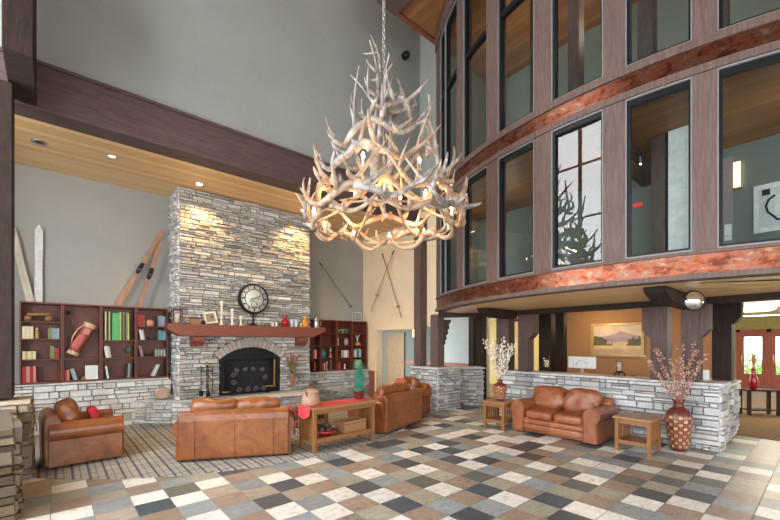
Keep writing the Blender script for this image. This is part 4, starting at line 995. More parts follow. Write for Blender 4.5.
t2 = thing('golf_club', (LX[1] + .10, 10.06, 2.30), 0, 'golf club with a wooden head standing above the golf bag', 'golf club')
mb().tube([(.0, 0, .02), (.10, .0, -.22)], .006, 6).build('shaft', M['oak'], t2); mb().puff((-.0, 0, .05), (.07, .05, .07), (2.5, 2.5, 2.5), None, 7).build('head', M['timberdk'], t2)
t = thing('framed_card', (LX[1] + .42, 9.97, 1.0085), 0, 'white framed card standing between the golf bag bookcase and green volumes', 'card')
o = mb().cbox((.04, .03, .14), (.21, .012, .28), 0, Matrix.Rotation(R(-8), 4, 'X')).build('frame', M['white'], t)
o = mb().cbox((.04, .0225, .14), (.18, .003, .25), 0, Matrix.Rotation(R(-8), 4, 'X')).build('card', cmat((.66, .66, .64)), t)
lathe_thing('ornament', (LX[1] + .33, 10.0, 1.0085), [(.04, 0), (.045, .02), (.03, .05), (0, .07)], 'terracotta', 'small brown ornament on the bottom shelf of the golf bag bookcase', 'ornament')
t = thing('figurine', (LX[2] + .50, 10.03, 1.4415), 0, 'small dark green tree figurine on the middle shelf of the green volume bookcase', 'figurine')
mb().lathe([(.035, 0), (.035, .015), (.012, .03), (.012, .10), (0, .10)], 10).build('stand', M['oak'], t); mb().lathe([(.0, .10), (.055, .102), (.06, .15), (.04, .22), (0, .25)], 12).build('crown', cmat((.04, .10, .06)), t)
lathe_thing('bowl', (LX[3] + .275, 10.03, 2.1215), [(.05, 0), (.075, .02), (.085, .07), (.08, .12), (.06, .145), (.052, .14), (.06, .1), (0, .03)], cmat((.62, .30, .16)), 'round orange clay bowl on the top shelf of the chimney bookcase', 'bowl')
lathe_thing('bowl', (LX[3] + .315, 10.05, 1.8215), [(.03, 0), (.045, .005), (.075, .05), (.07, .052), (.035, .015), (0, .012)], 'navy', 'shallow dark bowl on the second shelf of the chimney bookcase', 'bowl')
m = mb(); m.box((0, 0, 0), (.16, .18, .03)); m.box((.01, .005, .031), (.15, .17, .055)); tag(m.build('box', M['timberdk'], None, .003, 2, (LX[3] + .17, 9.98, 1.4515)), 'flat dark box on the third shelf of the chimney bookcase', 'box')
for k in range(4): lathe_thing('jar', (LX[3] + .385 + k * .056, 10.0, 1.4515), [(.022, 0), (.024, .01), (.024, .12), (.018, .14), (.02, .16), (0, .165)], cmat(((.30, .42, .30), (.24, .36, .33), (.45, .34, .30), (.34, .45, .36))[k]), ['pale green jar, first of four on the third shelf of the chimney bookcase', 'teal jar, second of four on the third shelf of the chimney bookcase', 'pinkish jar, third of four on the third shelf of the chimney bookcase', 'sage jar nearest the chimney on the third shelf'][k], 'jar', 10)
# corner bookcases
lathe_thing('vase', (RX[1] + .14, 10.04, 1.3015), [(.05, 0), (.08, .03), (.10, .10), (.085, .17), (.04, .21), (.035, .25), (.045, .27), (.03, .27), (.03, .2), (0, .1)], cmat((.02, .20, .22), .2), 'round teal vase on the third shelf of the teal vase bookcase', 'vase')
t = thing('figurine', (RX[1] + .40, 10.03, 1.3015), 0, 'slim pink and green figurine beside the teal vase', 'figurine')
mb().lathe([(.05, 0), (.055, .02), (.03, .09), (.028, .18), (0, .18)], 12).build('base', cmat((.55, .22, .2)), t); mb().lathe([(.03, .181), (.04, .22), (.02, .28), (.025, .31), (0, .35)], 12).build('top', cmat((.18, .36, .25)), t)
for k in range(3): lathe_thing('pot', (RX[2] + .12 + .15 * k, 10.03, 2.0515), [(.04, 0), (.055, .02), (.06, .10), (.065, .13), (.055, .13), (.05, .03), (0, .03)], cmat(((.10, .20, .08), (.16, .24, .10), (.07, .13, .08))[k]), ['green pot on the top shelf, nearest the teal vase bookcase', 'moss green pot in the middle of three on the top shelf', 'dark green pot on the top shelf, nearest the corner bookcase'][k], 'pot')
lathe_thing('figurine', (RX[2] + .09, 10.03, 1.6815), [(.03, 0), (.035, .02), (.02, .09), (.03, .15), (.02, .2), (0, .23)], 'white', 'slim white figurine on the second shelf between vase and corner', 'figurine')
lathe_thing('jar', (RX[2] + .40, 10.03, 1.6815), [(.05, 0), (.07, .03), (.075, .12), (.05, .18), (.055, .21), (0, .22)], cmat((.36, .24, .34)), 'mauve jar on the second shelf between vase and corner', 'jar')
t = thing('antler_sculpture', (RX[3] + .28, 10.04, 1.6815), 0, 'white flared sculpture on an orange base in the corner bookcase', 'sculpture')
mb().lathe([(.11, 0), (.12, .02), (.06, .09), (0, .1)], 14).build('base', cmat((.50, .20, .09)), t)
m = mb(); m.tube([(0, 0, .1), (-.01, 0, .18), (.02, 0, .27), (.09, 0, .335)], [.022, .018, .016, .012], 8); m.tube([(0, 0, .17), (-.05, 0, .25), (-.06, 0, .335)], [.015, .014, .01], 8); m.build('stem', M['white'], t)
lathe_thing('basket', (RX[3] + .27, 10.05, .9375), [(.11, 0), (.13, .02), (.15, .28), (.14, .28), (.12, .03), (0, .03)], cmat((.22, .42, .25)), 'green basket on the bottom shelf of the corner bookcase', 'basket', 20)
lathe_thing('figurine', (RX[2] + .35, 10.03, .9375), [(.03, 0), (.035, .02), (.02, .09), (.028, .14), (0, .17)], 'ivory', 'small ivory figurine on the bottom shelf between vase and corner', 'figurine')
lathe_thing('candlestick', (RX[1] + .27, 10.03, .9375), [(.035, 0), (.035, .01), (.01, .03), (.01, .2), (.02, .21), (.02, .25), (0, .25)], 'ivory', 'ivory candlestick on the bottom shelf of the teal vase bookcase', 'candlestick', 10)
lathe_thing('candlestick', (RX[1] + .42, 10.03, .9375), [(.035, 0), (.035, .01), (.01, .03), (.01, .24), (.02, .25), (.02, .29), (0, .29)], cmat((.25, .3, .24)), 'green candlestick on the bottom shelf of the teal vase bookcase', 'candlestick', 10)
# skis and poles
def ski(name, a, b, w, mat, label, tipup=.12, depth=.012, y=None, bind=None):
    t = thing(name, a, 0, label, 'ski'); A = Vector(a); d = (Vector(b) - A); L = d.length; d.normalize(); side = d.cross(Vector((0, -1, 0))).normalized(); nrm = Vector((0, -1, 0))
    vs = []; N = 14
    for i in range(N + 1):
        f = i / N; ww = w * (.85 + .3 * abs(f - .45)) * (1 if f < .9 else max(.12, 1 - ((f - .9) / .1) ** 2 * .9)); lift = .0 if f < .82 else tipup * ((f - .82) / .18) ** 2
        p = d * L * f + nrm * lift
        for s_, e in ((-1, 0), (1, 0), (1, 1), (-1, 1)): vs.append(p + side * s_ * ww / 2 + nrm * (e * depth))
    fs = [(0, 1, 2, 3), tuple(N * 4 + k for k in (3, 2, 1, 0))] + [(i * 4 + k, i * 4 + 4 + k, i * 4 + 4 + (k + 1) % 4, i * 4 + (k + 1) % 4) for i in range(N) for k in range(4)]
    m = mb(); m.add(vs, fs); m.build('blade', M[mat], t)
    if bind:
        p = d * L * bind; m = mb(); Rm = Matrix(((side.x, nrm.x, d.x, 0), (side.y, nrm.y, d.y, 0), (side.z, nrm.z, d.z, 0), (0, 0, 0, 1)))
        m.puff(p + nrm * .055, (.085, .08, .27), (4, 3, 3.5), Rm, 8); m.puff(p + nrm * .09 + d * .07, (.075, .09, .12), (3, 3, 3), Rm, 7); m.build('binding', M['iron'], t)
        m = mb(); m.tube([p + nrm * .02 + side * .05 - d * .05, p + nrm * .12 - d * .03, p + nrm * .02 - side * .05 - d * .05], .008, 5); m.build('buckle', M['steel'], t)
    return t
M['skiwhite'] = plain('chalky ski', (.62, .62, .60), .6, 0, .15, 8); M['skiwood'] = wood('old ski wood', (.30, .13, .07), (.48, .26, .16), .5, (8, 8, .8), 4)
M['skitan'] = wood('worn ski wood', (.42, .32, .22), (.68, .64, .58), .5, (5, 5, .6), 2)
ski('ski', (-.235, 10.16, 2.535), (-.225, 10.18, 4.05), .125, 'skiwhite', 'white upright ski above the bookcase nearest the pier', .02)
ski('ski', (-.345, 10.10, 2.54), (-.62, 10.16, 4.0), .12, 'skitan', 'slanting worn ski crossing toward the pier post', .02)
ski('ski', (1.02, 10.12, 2.56), (1.90, 10.15, 4.36), .085, 'skiwood', 'vintage ski with black binding leaning toward the chimney, lower end nearer the golf bag', .03, .014, None, .47)
ski('ski', (1.40, 10.035, 2.54), (1.83, 10.06, 4.05), .085, 'skiwood', 'steeper vintage ski with black binding crossing in front beside the chimney', .03, .014, None, .50)
def pole(a, b, label, name='mounted_ski_pole', bk=.12):
    t = thing(name, a, 0, label, 'ski pole'); A = Vector(a); d = Vector(b) - A
    mb().tube([(0, 0, 0), d], .011, 6).build('shaft', M['twig'], t); dn = d.normalized(); p = d * bk; u = dn.orthogonal().normalized(); v = dn.cross(u); m = mb()
    m.tube([p + (u * math.cos(R(k * 30)) + v * math.sin(R(k * 30))) * .055 for k in range(13)], .007, 5, False); m.tube([p - u * .055, p + u * .055], .005, 4); m.tube([p - v * .055, p + v * .055], .005, 4); m.build('basket', M['leather'], t)
    m = mb(); m.tube([d * .93, d * 1.0], .016, 7); m.build('grip', M['timberdk'], t)
    return t
pole((7.655, 8.30, 2.50), (7.655, 9.17, 4.52), 'crossed ski pole on the tan wall, basket nearer the timber post', 'mounted_ski_pole', .16)
pole((7.60, 9.66, 2.76), (7.60, 8.57, 4.50), 'crossed ski pole on the tan wall, lower end toward the bookcases', 'mounted_ski_pole', .28)
pole((7.20, 10.17, 2.90), (6.03, 10.17, 4.18), 'long thin pole slanting on the grey wall above the corner bookcases', 'wall_pole', .02)
t = thing('sled', (7.35, 10.07, 2.442), 0, 'small white wire sled standing on top of the corner bookcase', 'sled')
m = mb()
for y in (-.07, .07): m.tube([(-.25, y, .012), (.16, y, .012), (.22, y, .06), (.22, y, .2), (.16, y, .28), (-.1, y, .30)], .008, 5); m.tube([(-.12, y, .012), (-.12, y, .3)], .006, 5)
m.build('frame', M['white'], t); m = mb()
for x in (-.25, -.15, -.05, .05, .15): m.box((x, -.08, .021), (x + .06, .08, .03))
m.build('deck', M['terracotta'], t)

# ------------------------------------------------------------------ mantel
MZ = 2.162
t = thing('lantern', (1.97, 9.17, MZ), 0, 'pale box lantern at the bookcase end of the mantel', 'lantern')
m = mb(); m.box((-.09, -.09, 0), (.09, .09, .02)); m.box((-.09, -.09, .29), (.09, .09, .31))
for x in (-.08, .08):
    for y in (-.08, .08): m.cbox((x, y, .155), (.018, .018, .27))
m.build('frame', M['cherry'], t); mb().lathe([(.04, .021), (.04, .18), (.01, .19), (0, .19)], 14).build('candle', M['ivory'], t)
t = thing('trinket_box', (2.33, 9.17, MZ), 0, 'small brown trinket box with a raised lid on the mantel', 'box')
mb().box((-.10, -.06, 0), (.10, .06, .12)).build('body', M['terracotta'], t, .006); mb().box((-.12, -.075, .122), (.12, .075, .15)).build('lid', M['cherry'], t, .006)
lathe_thing('ornament', (2.485, 9.12, MZ), [(.03, 0), (.045, .03), (.03, .07), (0, .09)], 'black', 'small black ornament between trinket box and photo frame', 'ornament', 12)
t = thing('photo_frame', (2.68, 9.16, MZ), R(6), 'tilted gilt photo frame on the mantel beside the candlesticks', 'frame')
T = Matrix.Rotation(R(-12), 4, 'X') @ Matrix.Rotation(R(-9), 4, 'Y'); m = mb()
for lo, hi in (((-.14, 0, .03), (-.10, .02, .30)), ((.10, 0, .03), (.14, .02, .30)), ((-.10, 0, .03), (.10, .02, .07)), ((-.10, 0, .26), (.10, .02, .30))): m.box(lo, hi, T)
m.build('frame', M['ivory'], t); mb().box((-.10, .006, .07), (.10, .014, .26), T).build('picture', cmat((.30, .24, .17)), t); mb().bar((0, .03, .2), (0, .10, .002), .02).build('easel', M['timberdk'], t)
def candlestick(x, h, label):
    t = thing('candlestick', (x, 9.17, MZ), 0, label, 'candlestick', 'white candlesticks on the mantel')
    pr = [(.055, 0), (.058, .012), (.02, .03)]; k = max(3, int(h / .07))
    for i in range(k): z = .03 + (h - .05) * i / k; dz = (h - .05) / k; pr += [(.018, z + dz * .1), (.03, z + dz * .5), (.018, z + dz * .9)]
    pr += [(.045, h - .015), (.045, h), (0, h)]
    mb().lathe(pr, 14).build('stick', M['ivory'], t); mb().puff((0, 0, h + .036), (.075, .075, .07), (2.2, 2.2, 2.2), None, 8).build('candle', M['white'], t)
candlestick(2.88, .48, 'tallest white candlestick on the mantel'); candlestick(3.12, .31, 'middle height white candlestick on the mantel'); candlestick(3.32, .16, 'shortest white candlestick beside the clock')
m = mb(); m.bar((2.87, 0, 0), (3.20, 0, 0), .022); 
# clock
t = thing('mantel_clock', (3.62, 9.18, MZ), 0, 'large round black station clock on a stand on the mantel', 'clock')
Q = Matrix.Rotation(R(90), 4, 'X'); CZ = .65
mb().lathe([(0, -.07), (.33, -.07), (.36, -.055), (.365, .05), (.35, .085), (.325, .09), (.318, .06), (0, .06)], 40, Q, (0, 0, CZ)).build('case', M['black'], t)
mb().lathe([(0, .061), (.317, .061), (.317, .064), (0, .064)], 40, Q, (0, 0, CZ)).build('dial', cmat((.66, .64, .54)), t)
m = mb(); m.lathe([(.215, .0645), (.225, .0665), (.235, .0645)], 40, Q, (0, 0, CZ), False)
for k in range(12):
    a = R(30 * k); r = .272; m.cbox((0, 0, 0), (.022 if k % 3 else .034, .003, .06), 0, Matrix.Translation((r * math.sin(a), -.0665, CZ + r * math.cos(a))) @ Matrix.Rotation(a, 4, 'Y')) if False else m.box((-.012 if k % 3 else -.018, -.0015, -.03), (.012 if k % 3 else .018, .0015, .03), Matrix.Translation((r * math.sin(a), -.0665, CZ + r * math.cos(a))) @ Matrix.Rotation(a, 4, 'Y'))
m.lathe([(.062, .0645), (.07, .0665), (.078, .0645)], 24, Q, (0, 0, CZ - .13), False); m.build('numeral', M['black'], t)
m = mb(); 
for a, l, wd in ((R(62), .20, .014), (R(-120), .14, .018), (R(90), .13, .012), (R(-92), .1, .01)): m.box((-wd / 2, -.001, -.02), (wd / 2, .001, l), Matrix.Translation((0, -.0695, CZ)) @ Matrix.Rotation(a, 4, 'Y'))
m.build('hand', M['black'], t)
mb().lathe([(.11, 0), (.115, .02), (.04, .05), (.022, .09), (.03, .13), (.022, .18), (.035, .25), (.03, .285), (0, .29)], 16).build('stand', M['iron'], t)
m = mb(); m.tube([(-.10, 0, .33), (-.06, 0, .24), (0, 0, .20), (.06, 0, .24), (.10, 0, .33)], .012, 6); m.build('bracket', M['iron'], t)
for k, (x, h) in enumerate(((4.10, .09), (4.20, .12))): lathe_thing('ornament', (x, 9.17, MZ), [(.03, 0), (.04, .02), (.025, h * .5), (.035, h * .8), (0, h)], 'ivory', ['short ivory ornament between clock and red vase', 'taller ivory ornament next to the red vase'][k], 'ornament', 12)
lathe_thing('vase', (4.44, 9.17, MZ), [(.06, 0), (.07, .01), (.10, .07), (.105, .12), (.07, .18), (.045, .21), (.05, .25), (.075, .29), (.065, .29), (.035, .23), (.04, .2), (0, .1)], 'redgloss', 'dark red glazed vase on the mantel', 'vase', 20)
for k, x in enumerate((4.62, 4.74)): lathe_thing('jar', (x, 9.17, MZ), [(.045, 0), (.05, .01), (.052, .15), (.04, .17), (.042, .19), (.03, .19), (.03, .02), (0, .02)], cmat((.42, .52, .58), .15), ['pale blue glass jar beside the red vase', 'pale blue glass jar nearer the amber jug'][k], 'jar', 14)
t = thing('amber_jug', (5.00, 9.17, MZ), 0, 'amber glass jug with a stopper near the mantel end', 'jug')
mb().lathe([(.07, 0), (.085, .02), (.09, .10), (.06, .16), (.035, .19), (.04, .21), (0, .21)], 18).build('body', cmat((.55, .22, .03), .12), t); mb().lathe([(.03, .211), (.05, .25), (.02, .29), (0, .30)], 12).build('stopper', cmat((.62, .34, .08), .2), t)
lathe_thing('candle', (4.87, 9.15, MZ), [(.03, 0), (.03, .10), (.005, .11), (0, .12)], cmat((.65, .45, .15)), 'short yellow candle beside the amber jug', 'candle', 12)
t = thing('stein', (5.34, 9.17, MZ), 0, 'grey lidded stein at the end of the mantel by the corner bookcases', 'mug')
mb().lathe([(.075, 0), (.08, .01), (.065, .03), (.06, .2), (.068, .21), (.03, .25), (.02, .28), (0, .285)], 16).build('body', M['steel'], t); mb().tube([(.06, 0, .18), (.12, 0, .17), (.12, 0, .07), (.065, 0, .05)], .01, 6).build('handle', M['steel'], t)

# ------------------------------------------------------------------ hearth
HZ = .506
t = thing('fire_tool_set', (2.56, 9.14, HZ), 0, 'wrought iron fire tool set beside the firebox', 'fire tools')
m = mb(); m.lathe([(.12, 0), (.12, .015), (.02, .03), (0, .03)], 14); m.tube([(0, 0, .02), (0, 0, .72)], .012, 8); m.tube([(0, 0, .72), (-.03, 0, .77), (0, 0, .82), (.03, 0, .77), (0, 0, .72)], .009, 6); m.tube([(-.13, 0, .62), (.13, 0, .62)], .009, 6); m.tube([(0, -.1, .62), (0, .1, .62)], .009, 6); m.build('stand', M['iron'], t)
for k, (x, y) in enumerate(((-.12, 0), (.12, 0), (0, -.095))):
    m = mb(); m.tube([(x, y, .70), (x, y, .18)], .008, 6); m.tube([(x - .02, y, .70), (x, y, .74), (x + .02, y, .70)], .007, 6)
    if k == 0: m.cbox((x, y, .13), (.09, .015, .12))
    elif k == 1: m.tube([(x, y, .18), (x + .03, y, .12), (x + .05, y, .16)], .008, 6)
    else: m.lathe([(.02, .07), (.05, .08), (.03, .18), (.01, .2)], 10, None, (x, y, 0))
    m.build(['shovel', 'poker', 'brush'][k], M['iron'], t)
m = mb(); m.puff((0, 0, .13), (.30, .26, .26), (2.3, 2.3, 2.6), None, 9, .12, 4); tag(m.build('log', M['terracotta'] if False else plain('pale bark', (.56, .42, .32), .9, 0, .3, 6), None, 0, 2, (1.80, 9.72, HZ)), 'round pale stump on the ledge end of the hearth', 'stump')
t = thing('fire_screen', (3.57, 9.28, HZ), 0, 'black iron fire screen with scrolls before the firebox', 'fire screen')
m = mb()
for s in (-1, 1): m.tube([(s * .48, 0, 0), (s * .48, 0, .66)], .009, 6); m.tube([(s * .46, -.06, .006), (s * .46, .06, .006)], .008, 6)
m.tube([(-.48, 0, .66), (-.3, 0, .70), (0, 0, .72), (.3, 0, .70), (.48, 0, .66)], .009, 6); m.tube([(-.48, 0, .03), (.48, 0, .03)], .009, 6); m.build('frame', M['steel'] if False else M['iron'], t)
m = mb()
def spiral(cx, cz, r, dirn, ph): return [(cx + r * (1 - q / 22) * math.cos(ph + dirn * q * .45), -.004, cz + r * (1 - q / 22) * math.sin(ph + dirn * q * .45)) for q in range(20)]
for cx, cz, r, dr, ph in ((-.38, .48, .07, 1, 0), (-.38, .33, .07, -1, 0), (-.30, .60, .06, 1, 2), (-.12, .62, .06, -1, 1), (.1, .62, .06, 1, 2), (.3, .6, .06, -1, 1), (-.25, .12, .07, 1, 0), (-.05, .12, .07, -1, 2), (.15, .12, .07, 1, 0), (.33, .12, .07, -1, 2), (.38, .42, .07, 1, 3)): m.tube(spiral(cx, cz, r, dr, ph), .006, 5, False)
m.build('scroll', plain('pewter', (.38, .37, .34), .4, .7), t)
m = mb()
for k in range(-4, 5): m.tube([(k * .1 - .14, .004, .05), (k * .1 + .14, .004, .62)], .003, 4, False); m.tube([(k * .1 + .14, .004, .05), (k * .1 - .14, .004, .62)], .003, 4, False)
m.build('mesh', M['iron'], t)
t = thing('wall_planter', (4.68, 9.26, .82), 0, 'conical brown wall planter on the chimney beside the firebox', 'planter')
mb().lathe([(.005, -.30), (.03, -.22), (.06, -.05), (.085, .10), (.095, .13), (.08, .13), (.06, .0), (0, -.02)], 16).build('cone', M['terracotta'], t)
mb().tube([(0, .07, .05), (0, .10, .05)], .015, 6).build('hook', M['iron'], t)
t = thing('flower_bunch', (4.68, 9.26, .83), 0, 'red flowers and green leaves in the wall planter', 'flowers'); rnd = random.Random(12); lm = mb(); fm = mb()
for i in range(42):
    a = rnd.uniform(0, 2 * PI); h = rnd.uniform(.16, .66); r = .04 + .20 * rnd.random() * (.4 + h); tip = Vector((r * math.cos(a), -abs(r * .7 * math.sin(a)) * .6, h)); b0 = Vector((.02 * math.cos(a), .02 * math.sin(a), .02)); mid = b0.lerp(tip, .5) + Vector((0, 0, .05))
    lm.cur = rnd.choice([(.10, .22, .06), (.16, .30, .10), (.07, .15, .05)]); side = Vector((-math.sin(a), .3, .1)).normalized() * .022
    lm.add([b0 - side * .3, b0 + side * .3, mid + side, tip, mid - side], [(0, 1, 2, 4), (4, 2, 3)])
    if i % 2 == 0:
        fm.cur = rnd.choice([(.45, .03, .05), (.55, .10, .12), (.35, .05, .08)])
        for q in range(4): octa(fm, tip + Vector((rnd.uniform(-.02, .02), rnd.uniform(-.02, .0), rnd.uniform(-.02, .02))), .02)
lm.cur = fm.cur = None; lm.build('leaf', M['foliage'], t); fm.build('blossom', M['foliage'], t)

# ------------------------------------------------------------------ reception
def hurricane(loc, label):
    t = thing('candle_holder', loc, 0, label, 'candle holder', 'hurricane candle holders')
    m = mb(); m.lathe([(.05, .07), (.06, .085), (.055, .095), (0, .095)], 14)
    for k in range(3): a = 2 * PI * k / 3 + .4; m.tube([(.02 * math.cos(a), .02 * math.sin(a), .08), (.09 * math.cos(a), .09 * math.sin(a), .06), (.10 * math.cos(a), .10 * math.sin(a), .006)], .011, 6)
    m.build('stand', M['iron'], t)
    mb().lathe([(.05, .10), (.06, .12), (.066, .33), (.063, .33), (.057, .12), (.0, .104)], 18).build('glass', M['clear'], t)
    mb().lathe([(.044, .106), (.044, .26), (.01, .265), (0, .27)], 14).build('candle', M['terracotta'] if False else cmat((.62, .42, .33)), t); return t
hurricane((8.28, 4.20, 1.1115), 'hurricane candle holder on the stone wall nearer the blossom vase'); hurricane((8.25, 2.72, 1.1115), 'hurricane candle holder on the stone wall below the painting')
mb().box((9.1, 2.9, .0), (9.75, 4.6, 1.04)).build('reception_desk', M['cherry'], None, .01); tag(bpy.data.objects['reception_desk'], 'cherry reception desk behind the stone wall', 'desk')
t = thing('computer_monitor', (9.3, 3.86, 1.0415), R(-90), 'white computer monitor seen from behind on the reception desk', 'monitor')
mb().cbox((0, .0, .255), (.62, .05, .27)).build('housing', M['white'], t, .012); m = mb(); m.tube([(-.13, -.03, .2), (-.08, -.035, .28), (0, -.037, .305), (.08, -.035, .28), (.13, -.03, .2)], .008, 6); m.build('trim', M['steel'], t)
mb().cbox((0, .03, .255), (.58, .012, .23)).build('screen', M['navy'], t); m = mb(); m.box((-.03, .0, .02), (.03, .025, .12)); m.lathe([(.12, 0), (.12, .012), (.03, .022), (0, .022)], 18); m.build('stand', M['steel'], t)
m = mb(); m.box((-.08, -.01, 0), (.08, .01, .22)); o = m.build('card_holder', M['white'], None, .003, 2, (8.9, 1.55, 1.0415)); o.rotation_euler = (0, 0, R(-80)); tag(o, 'white card standing on the return wall beside the dark post', 'card')
# painting
t = thing('painting', (11.48, 3.86, 1.83), R(-90), 'gilt framed mountain landscape painting on the brown wall', 'painting')
W, H, f = 1.30, .92, .065; m = mb()
for lo, hi in (((-W / 2, -.03, -H / 2), (-W / 2 + f, .015, H / 2)), ((W / 2 - f, -.03, -H / 2), (W / 2, .015, H / 2)), ((-W / 2 + f, -.03, -H / 2), (W / 2 - f, .015, -H / 2 + f)), ((-W / 2 + f, -.03, H / 2 - f), (W / 2 - f, .015, H / 2))): m.box(lo, hi)
m.build('frame', plain('gilt', (.48, .33, .13), .4, .4), t, .01)
m = mb(); rnd = random.Random(2); NX, NZ = 60, 42
w2, h2 = W / 2 - f, H / 2 - f
for i in range(NX):
    for j in range(NZ):
        x = (i + .5) / NX; z = (j + .5) / NZ; n1 = noise.noise(Vector((x * 5, z * 5, 1))) ; ridge = .62 + .16 * math.exp(-((x - .6) / .22) ** 2) + .05 * noise.noise(Vector((x * 9, 0, 3))); tr = .36 + .22 * abs(noise.noise(Vector((x * 16, 0, 7)))) + (.34 * (1 - x / .3) + .1 if x < .3 else .16 if x > .74 else 0)
        if z > ridge: c = (.62 + .1 * n1, .52 + .08 * n1, .40)
        elif z > .42 and z > tr: c = (.40 + .12 * n1, .31 + .1 * n1, .33)
        elif z > .30 and (x < .42 or x > .70) and z < tr: c = (.14 + .08 * n1, .13 + .05 * n1, .07)
        elif z > .2: c = (.60 + .15 * n1, .47 + .1 * n1, .27)
        else: c = (.50 + .15 * n1, .36 + .12 * n1, .24)
        m.cur = c; xa, xb = -w2 + 2 * w2 * i / NX, -w2 + 2 * w2 * (i + 1) / NX; za, zb = -h2 + 2 * h2 * j / NZ, -h2 + 2 * h2 * (j + 1) / NZ
        m.add([(xa, -.006, za), (xb, -.006, za), (xb, -.006, zb), (xa, -.006, zb)], [(0, 1, 2, 3)])
m.cur = None; m.build('canvas', attr_mat('oil paint', .5, 30, .15, .2), t)
# convex mirror
t = thing('convex_mirror', (6.62, 1.27, 2.33), R(-138), 'round convex mirror mounted on the dark bracket beam over the red berry vase', 'mirror')
Q = Matrix.Rotation(R(90), 4, 'Y'); mb().lathe([(.138, .0), (.144, .01), (.140, .03), (.131, .025)], 30, Q, (0, 0, 0), False).build('rim', M['black'], t)
mb().lathe([(.132 * math.sin(R(a)) / math.sin(R(72)), .02 + .132 * (math.cos(R(a)) - math.cos(R(72))) / math.sin(R(72)) * .8) for a in range(72, -1, -8)], 30, Q).build('dome', M['mirror'], t)
mb().tube([(.01, 0, 0), (-.06, .0, .01), (-.12, -.06, .06)], .015, 6).build('arm', M['black'], t)
t = thing('exit_sign', (8.95, 5.40, 2.385), R(-55), 'red lit exit sign hanging under the ceiling behind the posts', 'sign')
mb().cbox((0, 0, 0), (.24, .04, .16)).build('housing', plain('dark red plastic', (.10, .02, .02), .5), t, .005); mb().box((-.01, -.01, .081), (.01, .01, .27)).build('stem', M['black'], t)
def text(s, size, mat, parent, loc, rot, name='lettering', ext=.002):
    c = bpy.data.curves.new(name, 'FONT'); c.body = s; c.size = size; c.align_x = 'CENTER'; c.align_y = 'CENTER'; c.extrude = ext
    o = bpy.data.objects.new(name, c); COL.objects.link(o); o.location = loc; o.rotation_euler = rot; o.parent = parent; c.materials.append(mat)
    bpy.context.view_layer.update(); me = bpy.data.meshes.new_from_object(o.evaluated_get(bpy.context.evaluated_depsgraph_get())); q = bpy.data.objects.new(name, me); COL.objects.link(q); q.location = loc; q.rotation_euler = rot; q.parent = parent
    if not me.materials: me.materials.append(mat)
    bpy.data.objects.remove(o); bpy.data.curves.remove(c); q.name = name; return q
text('EXIT', .10, M['exit'], t, (0, -.022, 0), (R(90), 0, 0))
# lobby table and vase
t = thing('lobby_table', (13.0, 1.20, .004), R(-44), 'dark console table in the lobby before the glazed doors', 'table')
mb().cbox((0, 0, .60), (.80, .36, .035)).build('top', M['timberdk'], t, .004)
for sx in (-1, 1):
    for sy in (-1, 1): mb().cbox((sx * .34, sy * .13, .29), (.06, .06, .58)).build('leg', M['timberdk'], t)
mb().cbox((0, 0, .12), (.62, .30, .025)).build('shelf', M['timberdk'], t)
lathe_thing('vase', (12.90, 1.29, .625), [(.05, 0), (.06, .02), (.085, .10), (.09, .2), (.06, .32), (.045, .42), (.055, .50), (.045, .50), (.035, .42), (.045, .3), (0, .1)], 'redgloss', 'slim red vase on the dark lobby table', 'vase', 20)
t = thing('grass_bunch', (12.90, 1.29, 1.0), 0, 'bunch of golden dried grass in the red lobby vase', 'dried grass'); m = mb(); rnd = random.Random(3)
for i in range(46):
    a = rnd.uniform(0, 2 * PI); r = .018 * math.sqrt(rnd.random()); h = rnd.uniform(.45, .66); k = rnd.uniform(2, 6.5); m.tube([(r * math.cos(a), r * math.sin(a), .0), (r * math.cos(a) * 1.3, r * math.sin(a) * 1.3, .15), (r * k * math.cos(a), r * k * math.sin(a), h)], [.004, .005, .002], 4, False)
m.build('stalk', plain('dried grass', (.55, .38, .14), .8), t)
# poster, lock and table behind the balcony glass
t = thing('framed_poster', (8.285, .565, 3.83), R(-90), 'white framed poster of a dark curved figure in the balcony corridor', 'poster')
mb().cbox((0, 0, 0), (.52, .02, .74)).build('frame', M['white'], t); mb().cbox((0, -.012, 0), (.40, .004, .60)).build('sheet', cmat((.62, .66, .68)), t)
m = mb(); m.tube([(-.02, -.016, .17), (-.09, -.016, .12), (-.12, -.016, .03), (-.10, -.016, -.07), (-.04, -.016, -.14), (.0, -.016, -.20), (.06, -.016, -.22), (.10, -.016, -.18)], .016, 6); m.cbox((.11, -.016, .0), (.03, .004, .36)); m.cbox((-.12, -.016, .24), (.09, .004, .09)); m.cbox((.12, -.016, .24), (.09, .004, .09)); m.build('figure', M['black'], t)
mb().cbox((.03, -.0155, .02), (.10, .003, .30)).build('figure_light', M['white'], t)
root = thing('door_4', (8.29, 1.38, 2.75), R(-90), 'grey mauve door in the balcony corridor', 'door', None, 'structure')
mb().cbox((0, 0, 1.02), (.62, .02, 2.02)).build('leaf', cmat((.26, .22, .23)), root); mb().cbox((.25, -.016, .80), (.09, .012, .26)).build('lock_plate', M['white'], root); mb().tube([(.25, -.03, .74), (.25, -.06, .74), (.14, -.06, .74)], .01, 6).build('handle', M['steel'], root)
t = thing('side_table', (6.95, 3.45, 2.747), 0, 'small white table behind the third balcony window', 'table')
mb().cbox((0, 0, .62), (.5, .5, .04)).build('top', M['white'], t)
for sx in (-1, 1):
    for sy in (-1, 1): mb().cbox((sx * .2, sy * .2, .298), (.04, .04, .595)).build('leg', M['white'], t)
lathe_thing('statuette', (6.95, 3.45, 3.389), [(.06, 0), (.06, .03), (.03, .06), (.045, .2), (.025, .32), (.035, .38), (0, .42)], 'ivory', 'ivory statuette on the white table behind the balcony glass', 'statue', 14)
